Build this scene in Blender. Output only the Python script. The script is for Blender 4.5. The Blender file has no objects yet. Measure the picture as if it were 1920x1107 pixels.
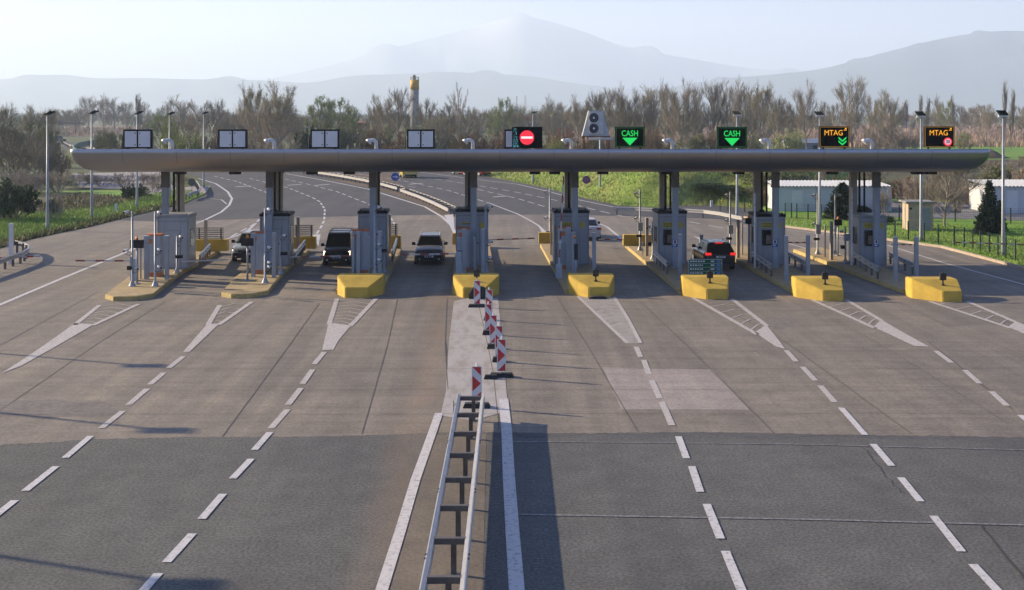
import bpy, bmesh, math, random
import numpy as np
from mathutils import Vector, Matrix
R = math.radians
sc = bpy.context.scene
# ---------------- camera, sky, sun, exposure ----------------
F, H, HZ = 2300.0, 9.0, 214.0          # focal length (px of 1920), eye height, horizon row
cam_d = bpy.data.cameras.new('camera'); cam = bpy.data.objects.new('camera', cam_d)
sc.collection.objects.link(cam); sc.camera = cam
cam.location = (0, 0, H); cam.rotation_euler = (R(90), 0, 0)
cam_d.sensor_width = 36; cam_d.lens = 36 * F / 1920
cam_d.shift_y = -(553.5 - HZ) / 1920
cam_d.clip_start = 0.5; cam_d.clip_end = 40000
SUN = Vector((-2.45, 0.9, 1.0)).normalized()
world = bpy.data.worlds.new('World'); sc.world = world; world.use_nodes = True
wn = world.node_tree.nodes; wl = world.node_tree.links
bg = wn['Background']; sky = wn.new('ShaderNodeTexSky')
sky.sky_type = 'NISHITA'; sky.sun_disc = False
sky.sun_elevation = math.asin(SUN.z); sky.sun_rotation = math.atan2(SUN.x, SUN.y)
sky.air_density = 1.0; sky.dust_density = 0.4; sky.ozone_density = 5.0
tint = wn.new('ShaderNodeMixRGB'); tint.blend_type = 'MULTIPLY'; tint.inputs[0].default_value = 1; tint.inputs[2].default_value = (.40, .62, 1.0, 1)
wl.new(sky.outputs[0], tint.inputs[1]); 
tc = wn.new('ShaderNodeTexCoord'); sx = wn.new('ShaderNodeSeparateXYZ'); wl.new(tc.outputs['Generated'], sx.inputs[0])
mr = wn.new('ShaderNodeMapRange'); mr.interpolation_type = 'SMOOTHERSTEP'; wl.new(sx.outputs[2], mr.inputs[0])
for i_, v_ in ((1, -.02), (2, .17), (3, .95), (4, 0.0)): mr.inputs[i_].default_value = v_
veil = wn.new('ShaderNodeMixRGB'); veil.inputs[2].default_value = (6.0, 5.35, 5.2, 1)       # pale high haze low in the sky
wl.new(mr.outputs[0], veil.inputs[0]); wl.new(tint.outputs[0], veil.inputs[1]); wl.new(veil.outputs[0], bg.inputs[0]); bg.inputs[1].default_value = 0.065
sun_d = bpy.data.lights.new('sun', 'SUN'); sun_o = bpy.data.objects.new('sun', sun_d)
sc.collection.objects.link(sun_o); sun_d.energy = 5.0; sun_d.angle = R(0.53); sun_d.color = (1.0, 0.80, 0.54)
sun_o.rotation_euler = SUN.to_track_quat('Z', 'Y').to_euler()
sc.view_settings.view_transform = 'Standard'; sc.view_settings.look = 'None'
sc.view_settings.exposure = 1.56; sc.view_settings.gamma = 1
sc.cycles.use_denoising = True
sc.cycles.max_bounces = 5; sc.cycles.diffuse_bounces = 2; sc.cycles.glossy_bounces = 3
sc.cycles.volume_bounces = 3; sc.cycles.transmission_bounces = 2; sc.cycles.transparent_max_bounces = 6
sc.cycles.sample_clamp_indirect = 6
HAZE = 1.9e-4
K = .76     # overall reflectance level that goes with this exposure
# ---------------- helpers ----------------
C = sc.collection
rng = random.Random(7)
def P(px, py, z=0.0):
    Y = F * (H - z) / (py - HZ); return Vector(((px - 960) * Y / F, Y, z))
def XA(px, Y): return (px - 960) * Y / F
def ZA(py, Y): return H - (py - HZ) * Y / F
LD = Vector((-0.039, 1, 0)).normalized(); ROT = math.atan2(0.039, 1)
_m = {}
def mat(name, col, rough=0.6, metal=0.0, var=0.12, scale=3.0, bump=0.0, bscale=40.0, col2=None, emit=0.0, spec=None, stretch=(1, 1, 1), coord='Object', detail=5):
    if name in _m: return _m[name]
    m = bpy.data.materials.new(name); m.use_nodes = True; _m[name] = m
    n = m.node_tree.nodes; l = m.node_tree.links; b = n['Principled BSDF']
    b.inputs['Roughness'].default_value = rough; b.inputs['Metallic'].default_value = metal
    if spec is not None: b.inputs['Specular IOR Level'].default_value = spec
    col = tuple(x*K for x in col) if not emit else col; col2 = tuple(x*K for x in col2) if col2 else None
    c = (*col, 1)
    if emit > 0:
        b.inputs['Base Color'].default_value = (col[0]*.12, col[1]*.12, col[2]*.12, 1)
        b.inputs['Emission Color'].default_value = c; b.inputs['Emission Strength'].default_value = emit*.40; return m
    if coord == 'World':
        g = n.new('ShaderNodeNewGeometry'); src = g.outputs['Position']
    else:
        g = n.new('ShaderNodeTexCoord'); src = g.outputs['Object']
    mp = n.new('ShaderNodeMapping'); l.new(src, mp.inputs[0]); mp.inputs['Scale'].default_value = stretch
    t = n.new('ShaderNodeTexNoise'); t.inputs['Scale'].default_value = scale; t.inputs['Detail'].default_value = detail
    t.inputs['Roughness'].default_value = 0.65
    l.new(mp.outputs[0], t.inputs[0])
    r = n.new('ShaderNodeValToRGB'); l.new(t.outputs[0], r.inputs[0])
    r.color_ramp.elements[0].position = 0.32; r.color_ramp.elements[1].position = 0.68
    c2 = col2 if col2 else tuple(min(1, x * (1 + var)) for x in col)
    c1 = col if col2 else tuple(x * (1 - var) for x in col)
    r.color_ramp.elements[0].color = (*c1, 1); r.color_ramp.elements[1].color = (*c2, 1)
    l.new(r.outputs[0], b.inputs['Base Color'])
    if bump > 0:
        t2 = n.new('ShaderNodeTexNoise'); t2.inputs['Scale'].default_value = bscale; l.new(mp.outputs[0], t2.inputs[0])
        bp = n.new('ShaderNodeBump'); bp.inputs['Strength'].default_value = bump; bp.inputs['Distance'].default_value = 0.02
        l.new(t2.outputs[0], bp.inputs['Height']); l.new(bp.outputs[0], b.inputs['Normal'])
    return m
class MB:
    def __init__(s): s.v = []; s.f = []; s.mi = []; s.cur = 0; s.sm = []
    def add(s, vs, fs, smooth=False):
        o = len(s.v); s.v += [tuple(x) for x in vs]
        for f in fs: s.f.append([i + o for i in f]); s.mi.append(s.cur); s.sm.append(smooth)
        return s
    def box(s, x0, x1, y0, y1, z0, z1):
        v = [(x0,y0,z0),(x1,y0,z0),(x1,y1,z0),(x0,y1,z0),(x0,y0,z1),(x1,y0,z1),(x1,y1,z1),(x0,y1,z1)]
        return s.add(v, [(3,2,1,0),(4,5,6,7),(0,1,5,4),(1,2,6,5),(2,3,7,6),(3,0,4,7)])
    def cbox(s, cx, cy, cz, sx, sy, sz): return s.box(cx-sx/2, cx+sx/2, cy-sy/2, cy+sy/2, cz-sz/2, cz+sz/2)
    def prism(s, pts, z0, z1, top=None):      # xy outline (ccw) extruded; top may be another outline
        n = len(pts); top = top or pts
        v = [(p[0], p[1], z0) for p in pts] + [(p[0], p[1], p[2] if len(p) > 2 else z1) for p in top]
        return s.add(v, [tuple(range(n))[::-1], tuple(range(n, 2*n))] + [(i, (i+1) % n, (i+1) % n + n, i+n) for i in range(n)])
    def tube(s, pts, rad, n=8, cap=True, smooth=True):
        pts = [Vector(p) for p in pts]; rad = rad if isinstance(rad, (list, tuple)) else [rad]*len(pts)
        vs = []; prev = None
        for i, p in enumerate(pts):
            d = (pts[min(i+1, len(pts)-1)] - pts[max(i-1, 0)]).normalized()
            a = prev if prev is not None else (Vector((1,0,0)) if abs(d.x) < .9 else Vector((0,1,0)))
            u = (a - d * a.dot(d)).normalized(); prev = u; w = d.cross(u)
            for k in range(n):
                t = 2*math.pi*k/n; vs.append(p + (u*math.cos(t) + w*math.sin(t))*rad[i])
        fs = [(i*n+k, i*n+(k+1) % n, (i+1)*n+(k+1) % n, (i+1)*n+k) for i in range(len(pts)-1) for k in range(n)]
        s.add(vs, fs, smooth)
        if cap:
            o = len(s.v) - len(vs)
            for f in (list(range(n))[::-1], [(len(pts)-1)*n + k for k in range(n)]):
                s.f.append([i+o for i in f]); s.mi.append(s.cur); s.sm.append(False)
        return s
    def disc(s, c, r, axis='y', n=20, t=0.01):
        c = Vector(c); d = {'x': Vector((1,0,0)), 'y': Vector((0,1,0)), 'z': Vector((0,0,1))}[axis]
        return s.tube([c - d*t/2, c + d*t/2], r, n, smooth=False)
    def sweep(s, path, prof, closed=True, up=Vector((0,0,1))):   # prof: (side, z) pairs swept along a path
        path = [Vector(p) for p in path]; vs = []; n = len(prof)
        for i, p in enumerate(path):
            d = (path[min(i+1, len(path)-1)] - path[max(i-1, 0)]); d.z = 0; d.normalize(); sd = d.cross(up)
            for q in prof: vs.append(p + sd*q[0] + up*q[1])
        k = n if closed else n-1
        fs = [(i*n+j, i*n+(j+1) % n, (i+1)*n+(j+1) % n, (i+1)*n+j) for i in range(len(path)-1) for j in range(k)]
        if closed: fs += [tuple(range(n))[::-1], tuple((len(path)-1)*n + j for j in range(n))]
        return s.add(vs, fs)
    def build(s, name, m, parent=None, loc=None, rz=0.0):
        me = bpy.data.meshes.new(name); me.from_pydata(s.v, [], s.f)
        ms = m if isinstance(m, (list, tuple)) else [m]
        for x in ms: me.materials.append(x)
        me.polygons.foreach_set('material_index', s.mi); me.polygons.foreach_set('use_smooth', s.sm)
        me.update()
        o = bpy.data.objects.new(name, me); C.objects.link(o)
        if parent: o.parent = parent
        if loc is not None: o.location = loc
        o.rotation_euler.z = rz
        return o
ALL = []
def tag(o, label, cat, group=None):
    o['label'] = label; o['category'] = cat
    if group: o['group'] = group
    ALL.append(o); return o
def thing(name, label, cat, loc=(0,0,0), rz=0.0, group=None):
    o = bpy.data.objects.new(name, None); C.objects.link(o); o.empty_display_size = .2
    o.location = loc; o.rotation_euler.z = rz; return tag(o, label, cat, group)
def struct(o, kind='structure'): o['kind'] = kind; return o
def copy_tree(o, parent=None):
    c = o.copy(); C.objects.link(c); c.parent = parent
    for ch in o.children: copy_tree(ch, c)
    return c
def text_mesh(txt, size, name, m, parent, loc, rx=90, align='CENTER', ext=0.004, sx=1.0, bold=0.0):
    cu = bpy.data.curves.new('t', 'FONT'); cu.body = txt; cu.size = size; cu.align_x = align; cu.align_y = 'CENTER'
    cu.extrude = ext; cu.offset = bold; cu.resolution_u = 3
    t = bpy.data.objects.new('t', cu); C.objects.link(t)
    dg = bpy.context.evaluated_depsgraph_get(); me = bpy.data.meshes.new_from_object(t.evaluated_get(dg))
    bpy.data.objects.remove(t); me.materials.clear(); me.materials.append(m)
    o = bpy.data.objects.new(name, me); C.objects.link(o); o.parent = parent; o.location = loc
    o.rotation_euler = (R(rx), 0, 0); o.scale = (sx, 1, 1); return o
def sheet(name, polys, m, z, px=True, kind='structure'):
    bm = bmesh.new()
    for i_, pl in enumerate(polys):
        zz = z + (i_ % 7)*.0006
        vs = [bm.verts.new(P(*q)[:2] + (zz,)) if px else bm.verts.new((q[0], q[1], zz)) for q in pl]
        f = bm.faces.new(vs)
        f.normal_update()
        if f.normal.z < 0: f.normal_flip()
    bmesh.ops.triangulate(bm, faces=bm.faces[:])
    me = bpy.data.meshes.new(name); bm.to_mesh(me); bm.free(); me.materials.append(m)
    o = bpy.data.objects.new(name, me); C.objects.link(o); o['kind'] = kind; return o
def strip(pts, w, px=True):             # world polygon of a painted line following the points
    p = [P(*q) if px else Vector((q[0], q[1], 0)) for q in pts]; L = []; Rr = []
    for i, q in enumerate(p):
        d = (p[min(i+1, len(p)-1)] - p[max(i-1, 0)]).normalized(); s_ = Vector((d.y, -d.x, 0)) * w/2
        L.append((q - s_)[:2]); Rr.append((q + s_)[:2])
    return [[L[i], Rr[i], Rr[i+1], L[i+1]] for i in range(len(p)-1)]
def dashes(pts, w, on, off):
    p = [P(*q) for q in pts]; out = []; seg = []; acc = 0; state = True; cur = [p[0]]
    for i in range(len(p)-1):
        a, b = p[i], p[i+1]; L = (b-a).length; t = 0
        while t < L:
            need = (on if state else off) - acc
            if t + need <= L:
                t += need; q = a.lerp(b, t/L)
                if state: cur.append(q); out.append(cur)
                cur = [q]; state = not state; acc = 0
            else:
                acc += L - t; t = L; cur.append(b)
    if state and len(cur) > 1: out.append(cur)
    r = []
    for c in out: r += strip([(q.x, q.y) for q in c], w, px=False)
    return r
# ---------------- materials of the ground ----------------
def ground_mat(name, base, dark, grain, streak=0.0, joints=False, stain=False, tracks=False, gc=.22, gl=(.3,.7)):
    m = bpy.data.materials.new(name); m.use_nodes = True; n = m.node_tree.nodes; l = m.node_tree.links; b = n['Principled BSDF']
    base = tuple(x*K for x in base); dark = tuple(x*K for x in dark)
    b.inputs['Roughness'].default_value = 0.85; b.inputs['Specular IOR Level'].default_value = 0.25
    g = n.new('ShaderNodeNewGeometry'); pos = g.outputs['Position']
    def noise(scale, st, det=6, rough=.6):
        mp = n.new('ShaderNodeMapping'); mp.inputs['Scale'].default_value = st; l.new(pos, mp.inputs[0])
        t = n.new('ShaderNodeTexNoise'); t.inputs['Scale'].default_value = scale; t.inputs['Detail'].default_value = det
        t.inputs['Roughness'].default_value = rough; l.new(mp.outputs[0], t.inputs[0]); return t.outputs[0]
    def ramp(src, p0, p1, a=(0,0,0,1), c=(1,1,1,1)):
        r = n.new('ShaderNodeValToRGB'); l.new(src, r.inputs[0]); e = r.color_ramp.elements
        e[0].position = p0; e[1].position = p1; e[0].color = a; e[1].color = c; return r.outputs[0]
    def mix(a, c, f, mode='MIX'):
        x = n.new('ShaderNodeMixRGB'); x.blend_type = mode
        for i, s_ in ((0, f), (1, a), (2, c)):
            if isinstance(s_, (int, float)): x.inputs[i].default_value = s_
            elif isinstance(s_, tuple): x.inputs[i].default_value = s_
            else: l.new(s_, x.inputs[i])
        return x.outputs[0]
    big = ramp(noise(.12, (1,1,1)), .35, .65)
    col = mix((*base, 1), (*dark, 1), big)
    mid = ramp(noise(1.1, (1,1,1), 8), .3, .7, (.84,.84,.84,1), (1.12,1.12,1.12,1)); col = mix(col, mid, 1.0, 'MULTIPLY')
    gr = ramp(noise(grain, (1,1,1), 3), *gl, (1-gc,1-gc,1-gc,1), (1+gc,1+gc,1+gc,1)); col = mix(col, gr, 1.0, 'MULTIPLY')
    if streak:
        st = ramp(noise(1.0, (.10, 3.2, 1), 7, .7), .35, .65, (1-streak,)*3+(1,), (1+streak*.6,)*3+(1,)); col = mix(col, st, 1.0, 'MULTIPLY')
        rl = ramp(noise(1.0, (1.1, .035, 1), 4), .42, .62, (.86,.86,.88,1), (1.05,1.04,1.03,1)); col = mix(col, rl, 1.0, 'MULTIPLY')
    if tracks:
        rl = ramp(noise(1.0, (.55, .03, 1), 5), .35, .65, (.86,.86,.87,1), (1.10,1.09,1.07,1)); col = mix(col, rl, 1.0, 'MULTIPLY')
        oil = ramp(noise(1.0, (1.3, .35, 1), 7, .7), .62, .74, (0,0,0,1), (.45,.45,.45,1)); col = mix(col, (dark[0]*.55, dark[1]*.55, dark[2]*.55, 1), oil)
        lg = ramp(noise(24, (1,1,1), 2), .64, .72, (0,0,0,1), (.35,.35,.35,1)); col = mix(col, (.34*K,.33*K,.32*K,1), lg)
    if joints:   # slab to slab tone
        bt = n.new('ShaderNodeTexBrick'); bt.offset = 0; bt.inputs['Scale'].default_value = 1
        bt.inputs['Brick Width'].default_value = 4.6; bt.inputs['Row Height'].default_value = 6.5; bt.inputs['Mortar Size'].default_value = 0
        bt.inputs['Color1'].default_value = (.9,.9,.91,1); bt.inputs['Color2'].default_value = (1.07,1.05,1.03,1)
        l.new(pos, bt.inputs[0]); col = mix(col, bt.outputs[0], 1.0, 'MULTIPLY')
        dk = ramp(noise(.8, (1,.5,1), 9, .75), .60, .72, (0,0,0,1), (.5,.5,.5,1)); col = mix(col, (dark[0]*.6, dark[1]*.6, dark[2]*.62, 1), dk)
    if stain:    # rusty dust washed along the closed middle lane
        sx = n.new('ShaderNodeSeparateXYZ'); l.new(pos, sx.inputs[0])
        def ma(op, a, c=0.0):
            x = n.new('ShaderNodeMath'); x.operation = op
            for i, s_ in ((0, a), (1, c)):
                if isinstance(s_, (int, float)): x.inputs[i].default_value = s_
                else: l.new(s_, x.inputs[i])
            return x.outputs[0]
        xx = ma('ADD', ma('ADD', sx.outputs[0], ma('MULTIPLY', sx.outputs[1], .022)), 1.95)
        w = ma('SUBTRACT', 1.0, ma('MULTIPLY', ma('ABSOLUTE', xx), 1.0)); w = ma('MAXIMUM', w, 0.0)
        w = ma('MULTIPLY', w, ramp(noise(.9, (1,.25,1), 5), .3, .75))
        yl = ma('LESS_THAN', sx.outputs[1], 62.0)
        col = mix(col, (.215, .145, .095, 1), ma('MULTIPLY', ma('MULTIPLY', w, yl), .6))
    l.new(col, b.inputs['Base Color'])
    bp = n.new('ShaderNodeBump'); bp.inputs['Strength'].default_value = .5; bp.inputs['Distance'].default_value = .012
    l.new(noise(grain*1.3, (1,1,1), 2), bp.inputs['Height']); l.new(bp.outputs[0], b.inputs['Normal'])
    return m
M_conc = ground_mat('concrete_paving', (.275,.247,.205), (.226,.206,.178), 9, streak=.13, joints=True, stain=True)
M_asph = ground_mat('asphalt', (.137,.139,.134), (.110,.113,.112), 14, tracks=True, stain=True, gc=.34, gl=(.35,.65))
M_asph_far = ground_mat('asphalt_far', (.098,.098,.102), (.080,.082,.088), 5, tracks=True)
M_median = ground_mat('median_asphalt', (.20,.172,.14), (.155,.135,.115), 12)
M_dirt = ground_mat('dirt', (.17,.125,.09), (.12,.095,.065), 3)
M_grass = ground_mat('grass_field', (.085,.13,.03), (.10,.105,.045), .8)
M_green = ground_mat('grass_bright', (.15,.34,.025), (.21,.31,.05), 1.2)
M_reed = ground_mat('reed_field', (.30,.20,.135), (.23,.155,.10), .5)
M_scrub = ground_mat('scrub_ground', (.11,.10,.05), (.075,.085,.035), .7)
M_paleyard = ground_mat('pale_gravel', (.40,.38,.37), (.33,.31,.30), 2)
M_worn = None
def paint_mat(name, white, under, keep, st=None):
    m = bpy.data.materials.new(name); m.use_nodes = True; n = m.node_tree.nodes; l = m.node_tree.links; b = n['Principled BSDF']
    b.inputs['Roughness'].default_value = .7; white = tuple(x*K for x in white); under = tuple(x*K for x in under)
    g = n.new('ShaderNodeNewGeometry'); t = n.new('ShaderNodeTexNoise'); t.inputs['Scale'].default_value = 9; t.inputs['Detail'].default_value = 9
    t.inputs['Roughness'].default_value = .75
    mp = n.new('ShaderNodeMapping'); mp.inputs['Scale'].default_value = st or (1,1,1); l.new(g.outputs['Position'], mp.inputs[0]); l.new(mp.outputs[0], t.inputs[0]); r = n.new('ShaderNodeValToRGB'); l.new(t.outputs[0], r.inputs[0])
    r.color_ramp.elements[0].position = keep; r.color_ramp.elements[1].position = keep + .12
    r.color_ramp.elements[0].color = (*under, 1); r.color_ramp.elements[1].color = (*white, 1)
    l.new(r.outputs[0], b.inputs['Base Color']); return m
M_paint = paint_mat('road_paint', (.62,.61,.62), (.27,.26,.26), .365)
M_paint2 = paint_mat('road_paint_worn', (.56,.53,.51), (.38,.34,.31), .42)
M_worn = paint_mat('worn_white_paint', (.43,.405,.385), (.33,.30,.26), .40, (.22,.06,1))
M_paint3 = paint_mat('road_paint_faint', (.30,.30,.31), (.14,.14,.14), .46)
# ---------------- ground, roads, markings ----------------
def ring_ground():
    mb = MB(); rs = [0, 30, 60, 100, 160, 260, 420, 700, 1200, 2200, 4000, 8000, 14000]; n = 64
    vs = [(0, 0, 0)]
    for r in rs[1:]:
        for k in range(n):
            a = 2*math.pi*k/n; vs.append((r*math.cos(a), r*math.sin(a), 0))
    fs = [(0, 1+k, 1+(k+1) % n) for k in range(n)]
    for i in range(len(rs)-2):
        for k in range(n): fs.append((1+i*n+k, 1+(i+1)*n+k, 1+(i+1)*n+(k+1) % n, 1+i*n+(k+1) % n))
    mb.add(vs, fs); return mb
struct(ring_ground().build('ground', M_grass)).location.z = -.06
left_edge = [(-900,900),(-420,560),(-120,490),(0,467),(55,450),(110,438),(160,428),(220,413),(278,399),(345,383),(384,366),(398,357),(394,349),(386,341),(372,333),(345,325),(290,315),(220,300),(160,288),(118,277),(108,268)]
right_edge = [(118,263),(130,267),(300,277),(500,286),(700,300),(870,322),(950,338),(1020,352),(1100,373),(1160,386),(1280,395),(1380,409),(1473,426),(1560,437),(1662,450),(1771,465),(1920,504),(2150,590),(2900,900)]
sheet('road', [left_edge + right_edge + [(2900,1500),(-900,1500)]], M_asph_far, 0.0)
_e = [(-900,862),(0,835),(170,824),(500,820),(900,812),(1300,812),(1600,815),(1920,822),(2900,835)]; _r = random.Random(21)
_x = list(range(-880, 2880, 7)); edge_ = [(x_, float(np.interp(x_, [q[0] for q in _e], [q[1] for q in _e])) + _r.uniform(-.9, .9) + 1.2*math.sin(x_*.013)) for x_ in _x]
near = [(-900,862)] + edge_ + [(2900,835),(2900,1500),(-900,1500)]
sheet('road_near', [near], M_asph, .004)
conc = [(-900,861.5)] + [(q[0], q[1]-.25) for q in edge_] + [(2890,834),(2890,892),(2148,590),(1920,505),(1771,466),(1662,451),(1560,438),(1473,427),(1380,412),(1250,408),(1060,403),(850,403),(690,405),(541,409),(300,416),(224,413.5),(160,429),(110,439),(55,451),(0,468),(-120,491),(-420,561),(-890,890)]
sheet('pavement', [conc], M_conc, .004)
_t = [(x_, y_+.3) for x_, y_ in edge_ if x_ > 860]
sheet('seam_stain', [_t + [(x_, y_+6+5*math.sin(x_*.021)*math.sin(x_*.0073)+_r.uniform(-1.5,1.5)) for x_, y_ in _t[::-1]]], mat('tar_stain', (.085,.085,.088), .9, var=.25, scale=3, coord='World'), .0065)
sheet('median_strip', [[(806,818),(912,814),(905,1107),(900,1500),(560,1500),(706,1107),(748,990),(776,900)]], M_median, .008)
sheet('median_verge', [[(590,326),(735,326),(752,352),(835,392),(850,404),(820,404),(796,385),(748,368),(690,352),(640,341)]], M_dirt, .008)
sheet('side_road', [[(1290,396),(1385,410),(1450,405),(1400,392),(1330,384),(1240,381),(1240,391)]], M_asph_far, .004)
sheet('repair_slab', [[(1130,690),(1335,693),(1405,769),(1165,768)]], ground_mat('repair_concrete', (.40,.355,.32), (.37,.33,.30), 9, streak=.08), .008)
M_coarse = ground_mat('coarse_patch', (.22,.20,.18), (.16,.15,.14), 5)
def blotch(cx, cy, rx, ry, seed, n=26):
    r = random.Random(seed); out = []
    for k in range(n):
        a = 2*math.pi*k/n; s_ = .72 + .38*r.random(); out.append((cx+rx*s_*math.cos(a), cy+ry*s_*math.sin(a)))
    return out
sheet('worn_patch', [blotch(100,768,150,19,3)], M_coarse, .008)
sheet('worn_patch', [blotch(1462,606,34,12,4)], M_coarse, .008)
# slab joints
J = [[(1041,552),(1102,650),(1195,809)],[(1191,557),(1289,650),(1451,813)],[(1350,572),(1405,605),(1470,640),(1708,814)],[(1510,575),(1640,640),(1890,795)],
     [(745,562),(726,648),(678,815)],[(598,570),(548,640),(416,820)],[(308,567),(190,640),(0,770)],[(185,547),(0,648)],[(895,560),(915,650),(925,700),(936,806)],[(838,560),(834,650),(840,730),(852,812)],[(1700,580),(1920,668)]]
jp = []
for a in J: jp += strip(a, .03)
Y = 36.8; k = 0
while Y < 92:
    y2 = Y; pts = []
    for i in range(25):
        X = -36 + i*3.0
        pts.append((X, y2 + .012*X*(-1 if k % 2 else 1)*.3 + rng.uniform(-.02,.02)))
    jp += strip(pts, .022, px=False); Y += 3.25; k += 1
sheet('pavement_joints', [[tuple(q)[:2] for q in w] for w in jp], mat('joint_dark', (.13,.115,.10), .9, var=.3, scale=6, coord='World'), .012, px=False)
# markings
D = [((105,876),(47,922)),((28,940),(-20,978)),((471,862),(436,899)),((418,928),(378,975)),((361,1002),(312,1056)),((297,1077),(255,1125)),
     ((506,812),(477,845)),((170,819),(122,860)),((1272,820),(1287,861)),((1297,876),(1313,924)),((1325,947),(1351,1012)),((1360,1035),(1395,1120)),
     ((1637,834),(1672,875)),((1689,897),(1726,942)),((1750,969),(1803,1036)),((1824,1060),(1880,1120)),((1577,766),(1622,817)),((1913,780),(1938,800))]
D2 = [((344,669),(316,691)),((307,700),(281,722)),((276,730),(241,760)),((230,772),(190,804)),
      ((608,661),(589,684)),((586,694),(567,721)),((564,729),(540,760)),((539,769),(508,804)),
      ((1193,651),(1201,670)),((1207,676),(1217,703)),((1222,714),(1237,748)),((1241,755),(1260,799)),
      ((1474,658),(1493,679)),((1505,689),(1529,715)),((1538,724),(1565,755)),((1755,659),(1784,681)),((1809,695),(1837,720)),((1859,735),(1888,762))]
W = []
for a, b_ in D2: W += strip([a, b_], .20)
def chevs(L0, L1, R0, R1, n):
    out = []
    for i in range(n):
        t = (i + .6) / (n + .3)
        a = Vector(L0).lerp(Vector(L1), t); b_ = Vector(R0).lerp(Vector(R1), t); c = (a*.45 + b_*.55); c.y -= (5 - 2.5*t) if b_.x < 960 or True else 0
        out += strip([tuple(a), tuple(c), tuple(b_)], .075)
    return out
G5 = strip([(1084,557),(1110,582),(1176,644)], .16) + strip([(1152,558),(1178,600),(1201,644)], .16) + chevs((1090,562),(1150,618),(1156,563),(1184,612),8)
G = [((187,573),(140,610),(260,571),(174,611),[(140,607),(176,609),(106,650),(40,687),(3,701),(60,664),(106,632)],6),
     ((412,573),(390,610),(472,567),(410,610),[(389,608),(411,608),(365,652),(355,661),(343,661)],5),
     ((632,561),(617,609),(705,561),(656,613),[(616,606),(658,611),(634,640),(625,657),(604,657)],8),
     ((1299,559),(1420,628),(1372,561),(1438,612),[(1415,624),(1437,610),(1458,636),(1472,655),(1455,651)],6),
     ((1523,563),(1640,616),(1587,563),(1653,602),[(1638,614),(1652,600),(1700,628),(1742,651),(1715,650)],6),
     ((1743,566),(1895,616),(1814,566),(1905,605),[(1890,614),(1905,603),(1990,640),(2040,665),(1990,655)],5)]
for L0, L1, R0, R1, poly, n_ in G:
    W += strip([L0, L1], .22); W += strip([R0, R1], .22); W += chevs(L0, L1, R0, R1, n_)
    W.append([P(*q)[:2] for q in poly])
W += G5
sheet('gore_marking', [[tuple(q)[:2] for q in w] for w in W], M_paint2, .016, px=False)
W = []
W += strip([(823,776),(809,817),(779,901),(750,999),(716,1107),(640,1400)], .24)
W += strip([(944,749),(950,809),(954,893),(961,999),(969,1107),(985,1400)], .30)
for a, b_ in D: W += strip([a, b_], .19)
sheet('lane_marking', [[tuple(q)[:2] for q in w] for w in W], M_paint, .020, px=False)
sheet('worn_paint_zone', [[(851,566),(876,560),(934,560),(941,640),(951,748),(940,775),(885,790),(826,780),(836,735),(842,640)]], M_worn, .013)
sheet('thin_worn_paint', [[(1080,556),(1154,557),(1180,600),(1203,645),(1174,645),(1120,593)]], paint_mat('paint_residue', (.36,.335,.31), (.29,.262,.225), .40, (.22,.06,1)), .013)
W = strip([(960,829),(1480,834),(1920,845),(2400,856)], .07) + strip([(968,966),(1500,975),(1920,986),(2400,996)], .09)
for xx in (-.34, .50):
    for k in range(9):
        for q in range(3): yy = 22.5+k*1.75+q*.27; W += strip([(xx-.05, yy), (xx+.05, yy)], .022, px=False)
sheet('faint_line', W, M_paint3, .016, px=False)
def crack(pts, w, seed):
    r = random.Random(seed); out = []
    for p0, p1 in zip(pts[:-1], pts[1:]):
        for k in range(6): out.append((p0[0]+(p1[0]-p0[0])*k/6+r.uniform(-3,3), p0[1]+(p1[1]-p0[1])*k/6+r.uniform(-1,1)))
    return strip(out+[pts[-1]], w)
W = crack([(1618,838),(1650,880),(1690,925)], .025, 1) + crack([(1838,985),(1890,1050),(1950,1120)], .05, 2) + crack([(1740,640),(1900,770)], .02, 3) + crack([(835,640),(842,700),(850,780)], .03, 7)
sheet('crack_lines', [[tuple(q)[:2] for q in w] for w in W], mat('crack_dark', (.05,.048,.046), .9, coord='World'), .0105, px=False)
# far markings
W = strip([(372,335),(405,345),(427,360),(435,373),(430,385),(415,398),(380,415),(354,423),(295,449),(235,474),(118,522),(0,572),(-200,660)], .24)
W += strip([(394,373),(415,375),(425,383)], .15)
W += strip([(536,326),(610,339),(690,355),(748,373),(796,388),(829,407),(846,423),(853,438)], .26)
W += strip([(780,322),(895,337),(971,346),(1034,361),(1084,375),(1152,389),(1228,394)], .2)
W += strip([(1478,457),(1530,472)], .15) + strip([(1663,460),(1771,494),(1920,534),(2100,590)], .16)
W += strip([(1473,431),(1560,442),(1600,448)], .12)
W += strip([(919,382),(971,402),(994,414),(1009,423),(1023,436)], .18) + strip([(1115,416),(1138,426),(1163,446)], .18)
for pl in ([(402,331),(445,341),(501,362),(507,378),(497,400),(480,419),(425,449)], [(468,335),(541,353),(586,371),(600,379),(609,393),(608,414),(602,426),(593,440)],
           [(534,336),(591,349),(632,360),(691,383),(733,409),(742,425)], [(700,322),(770,330),(835,339),(900,349),(964,360),(1051,378),(1132,398),(1167,406),(1296,417),(1355,428)],
           [(640,322),(745,337),(842,358),(919,382)], [(880,352),(971,373),(1018,387),(1060,399),(1115,416)], [(620,322),(720,343),(780,352)]):
    W += dashes(pl, .17, 2.6, 1.6)
for cx, cy in ((455,350),(552,347),(515,344),(605,347),(780,345),(938,369)): W += strip([(cx-13,cy+1),(cx+13,cy-1)], .5)
W += strip([(425,449),(460,437),(480,419)], .2)
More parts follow.
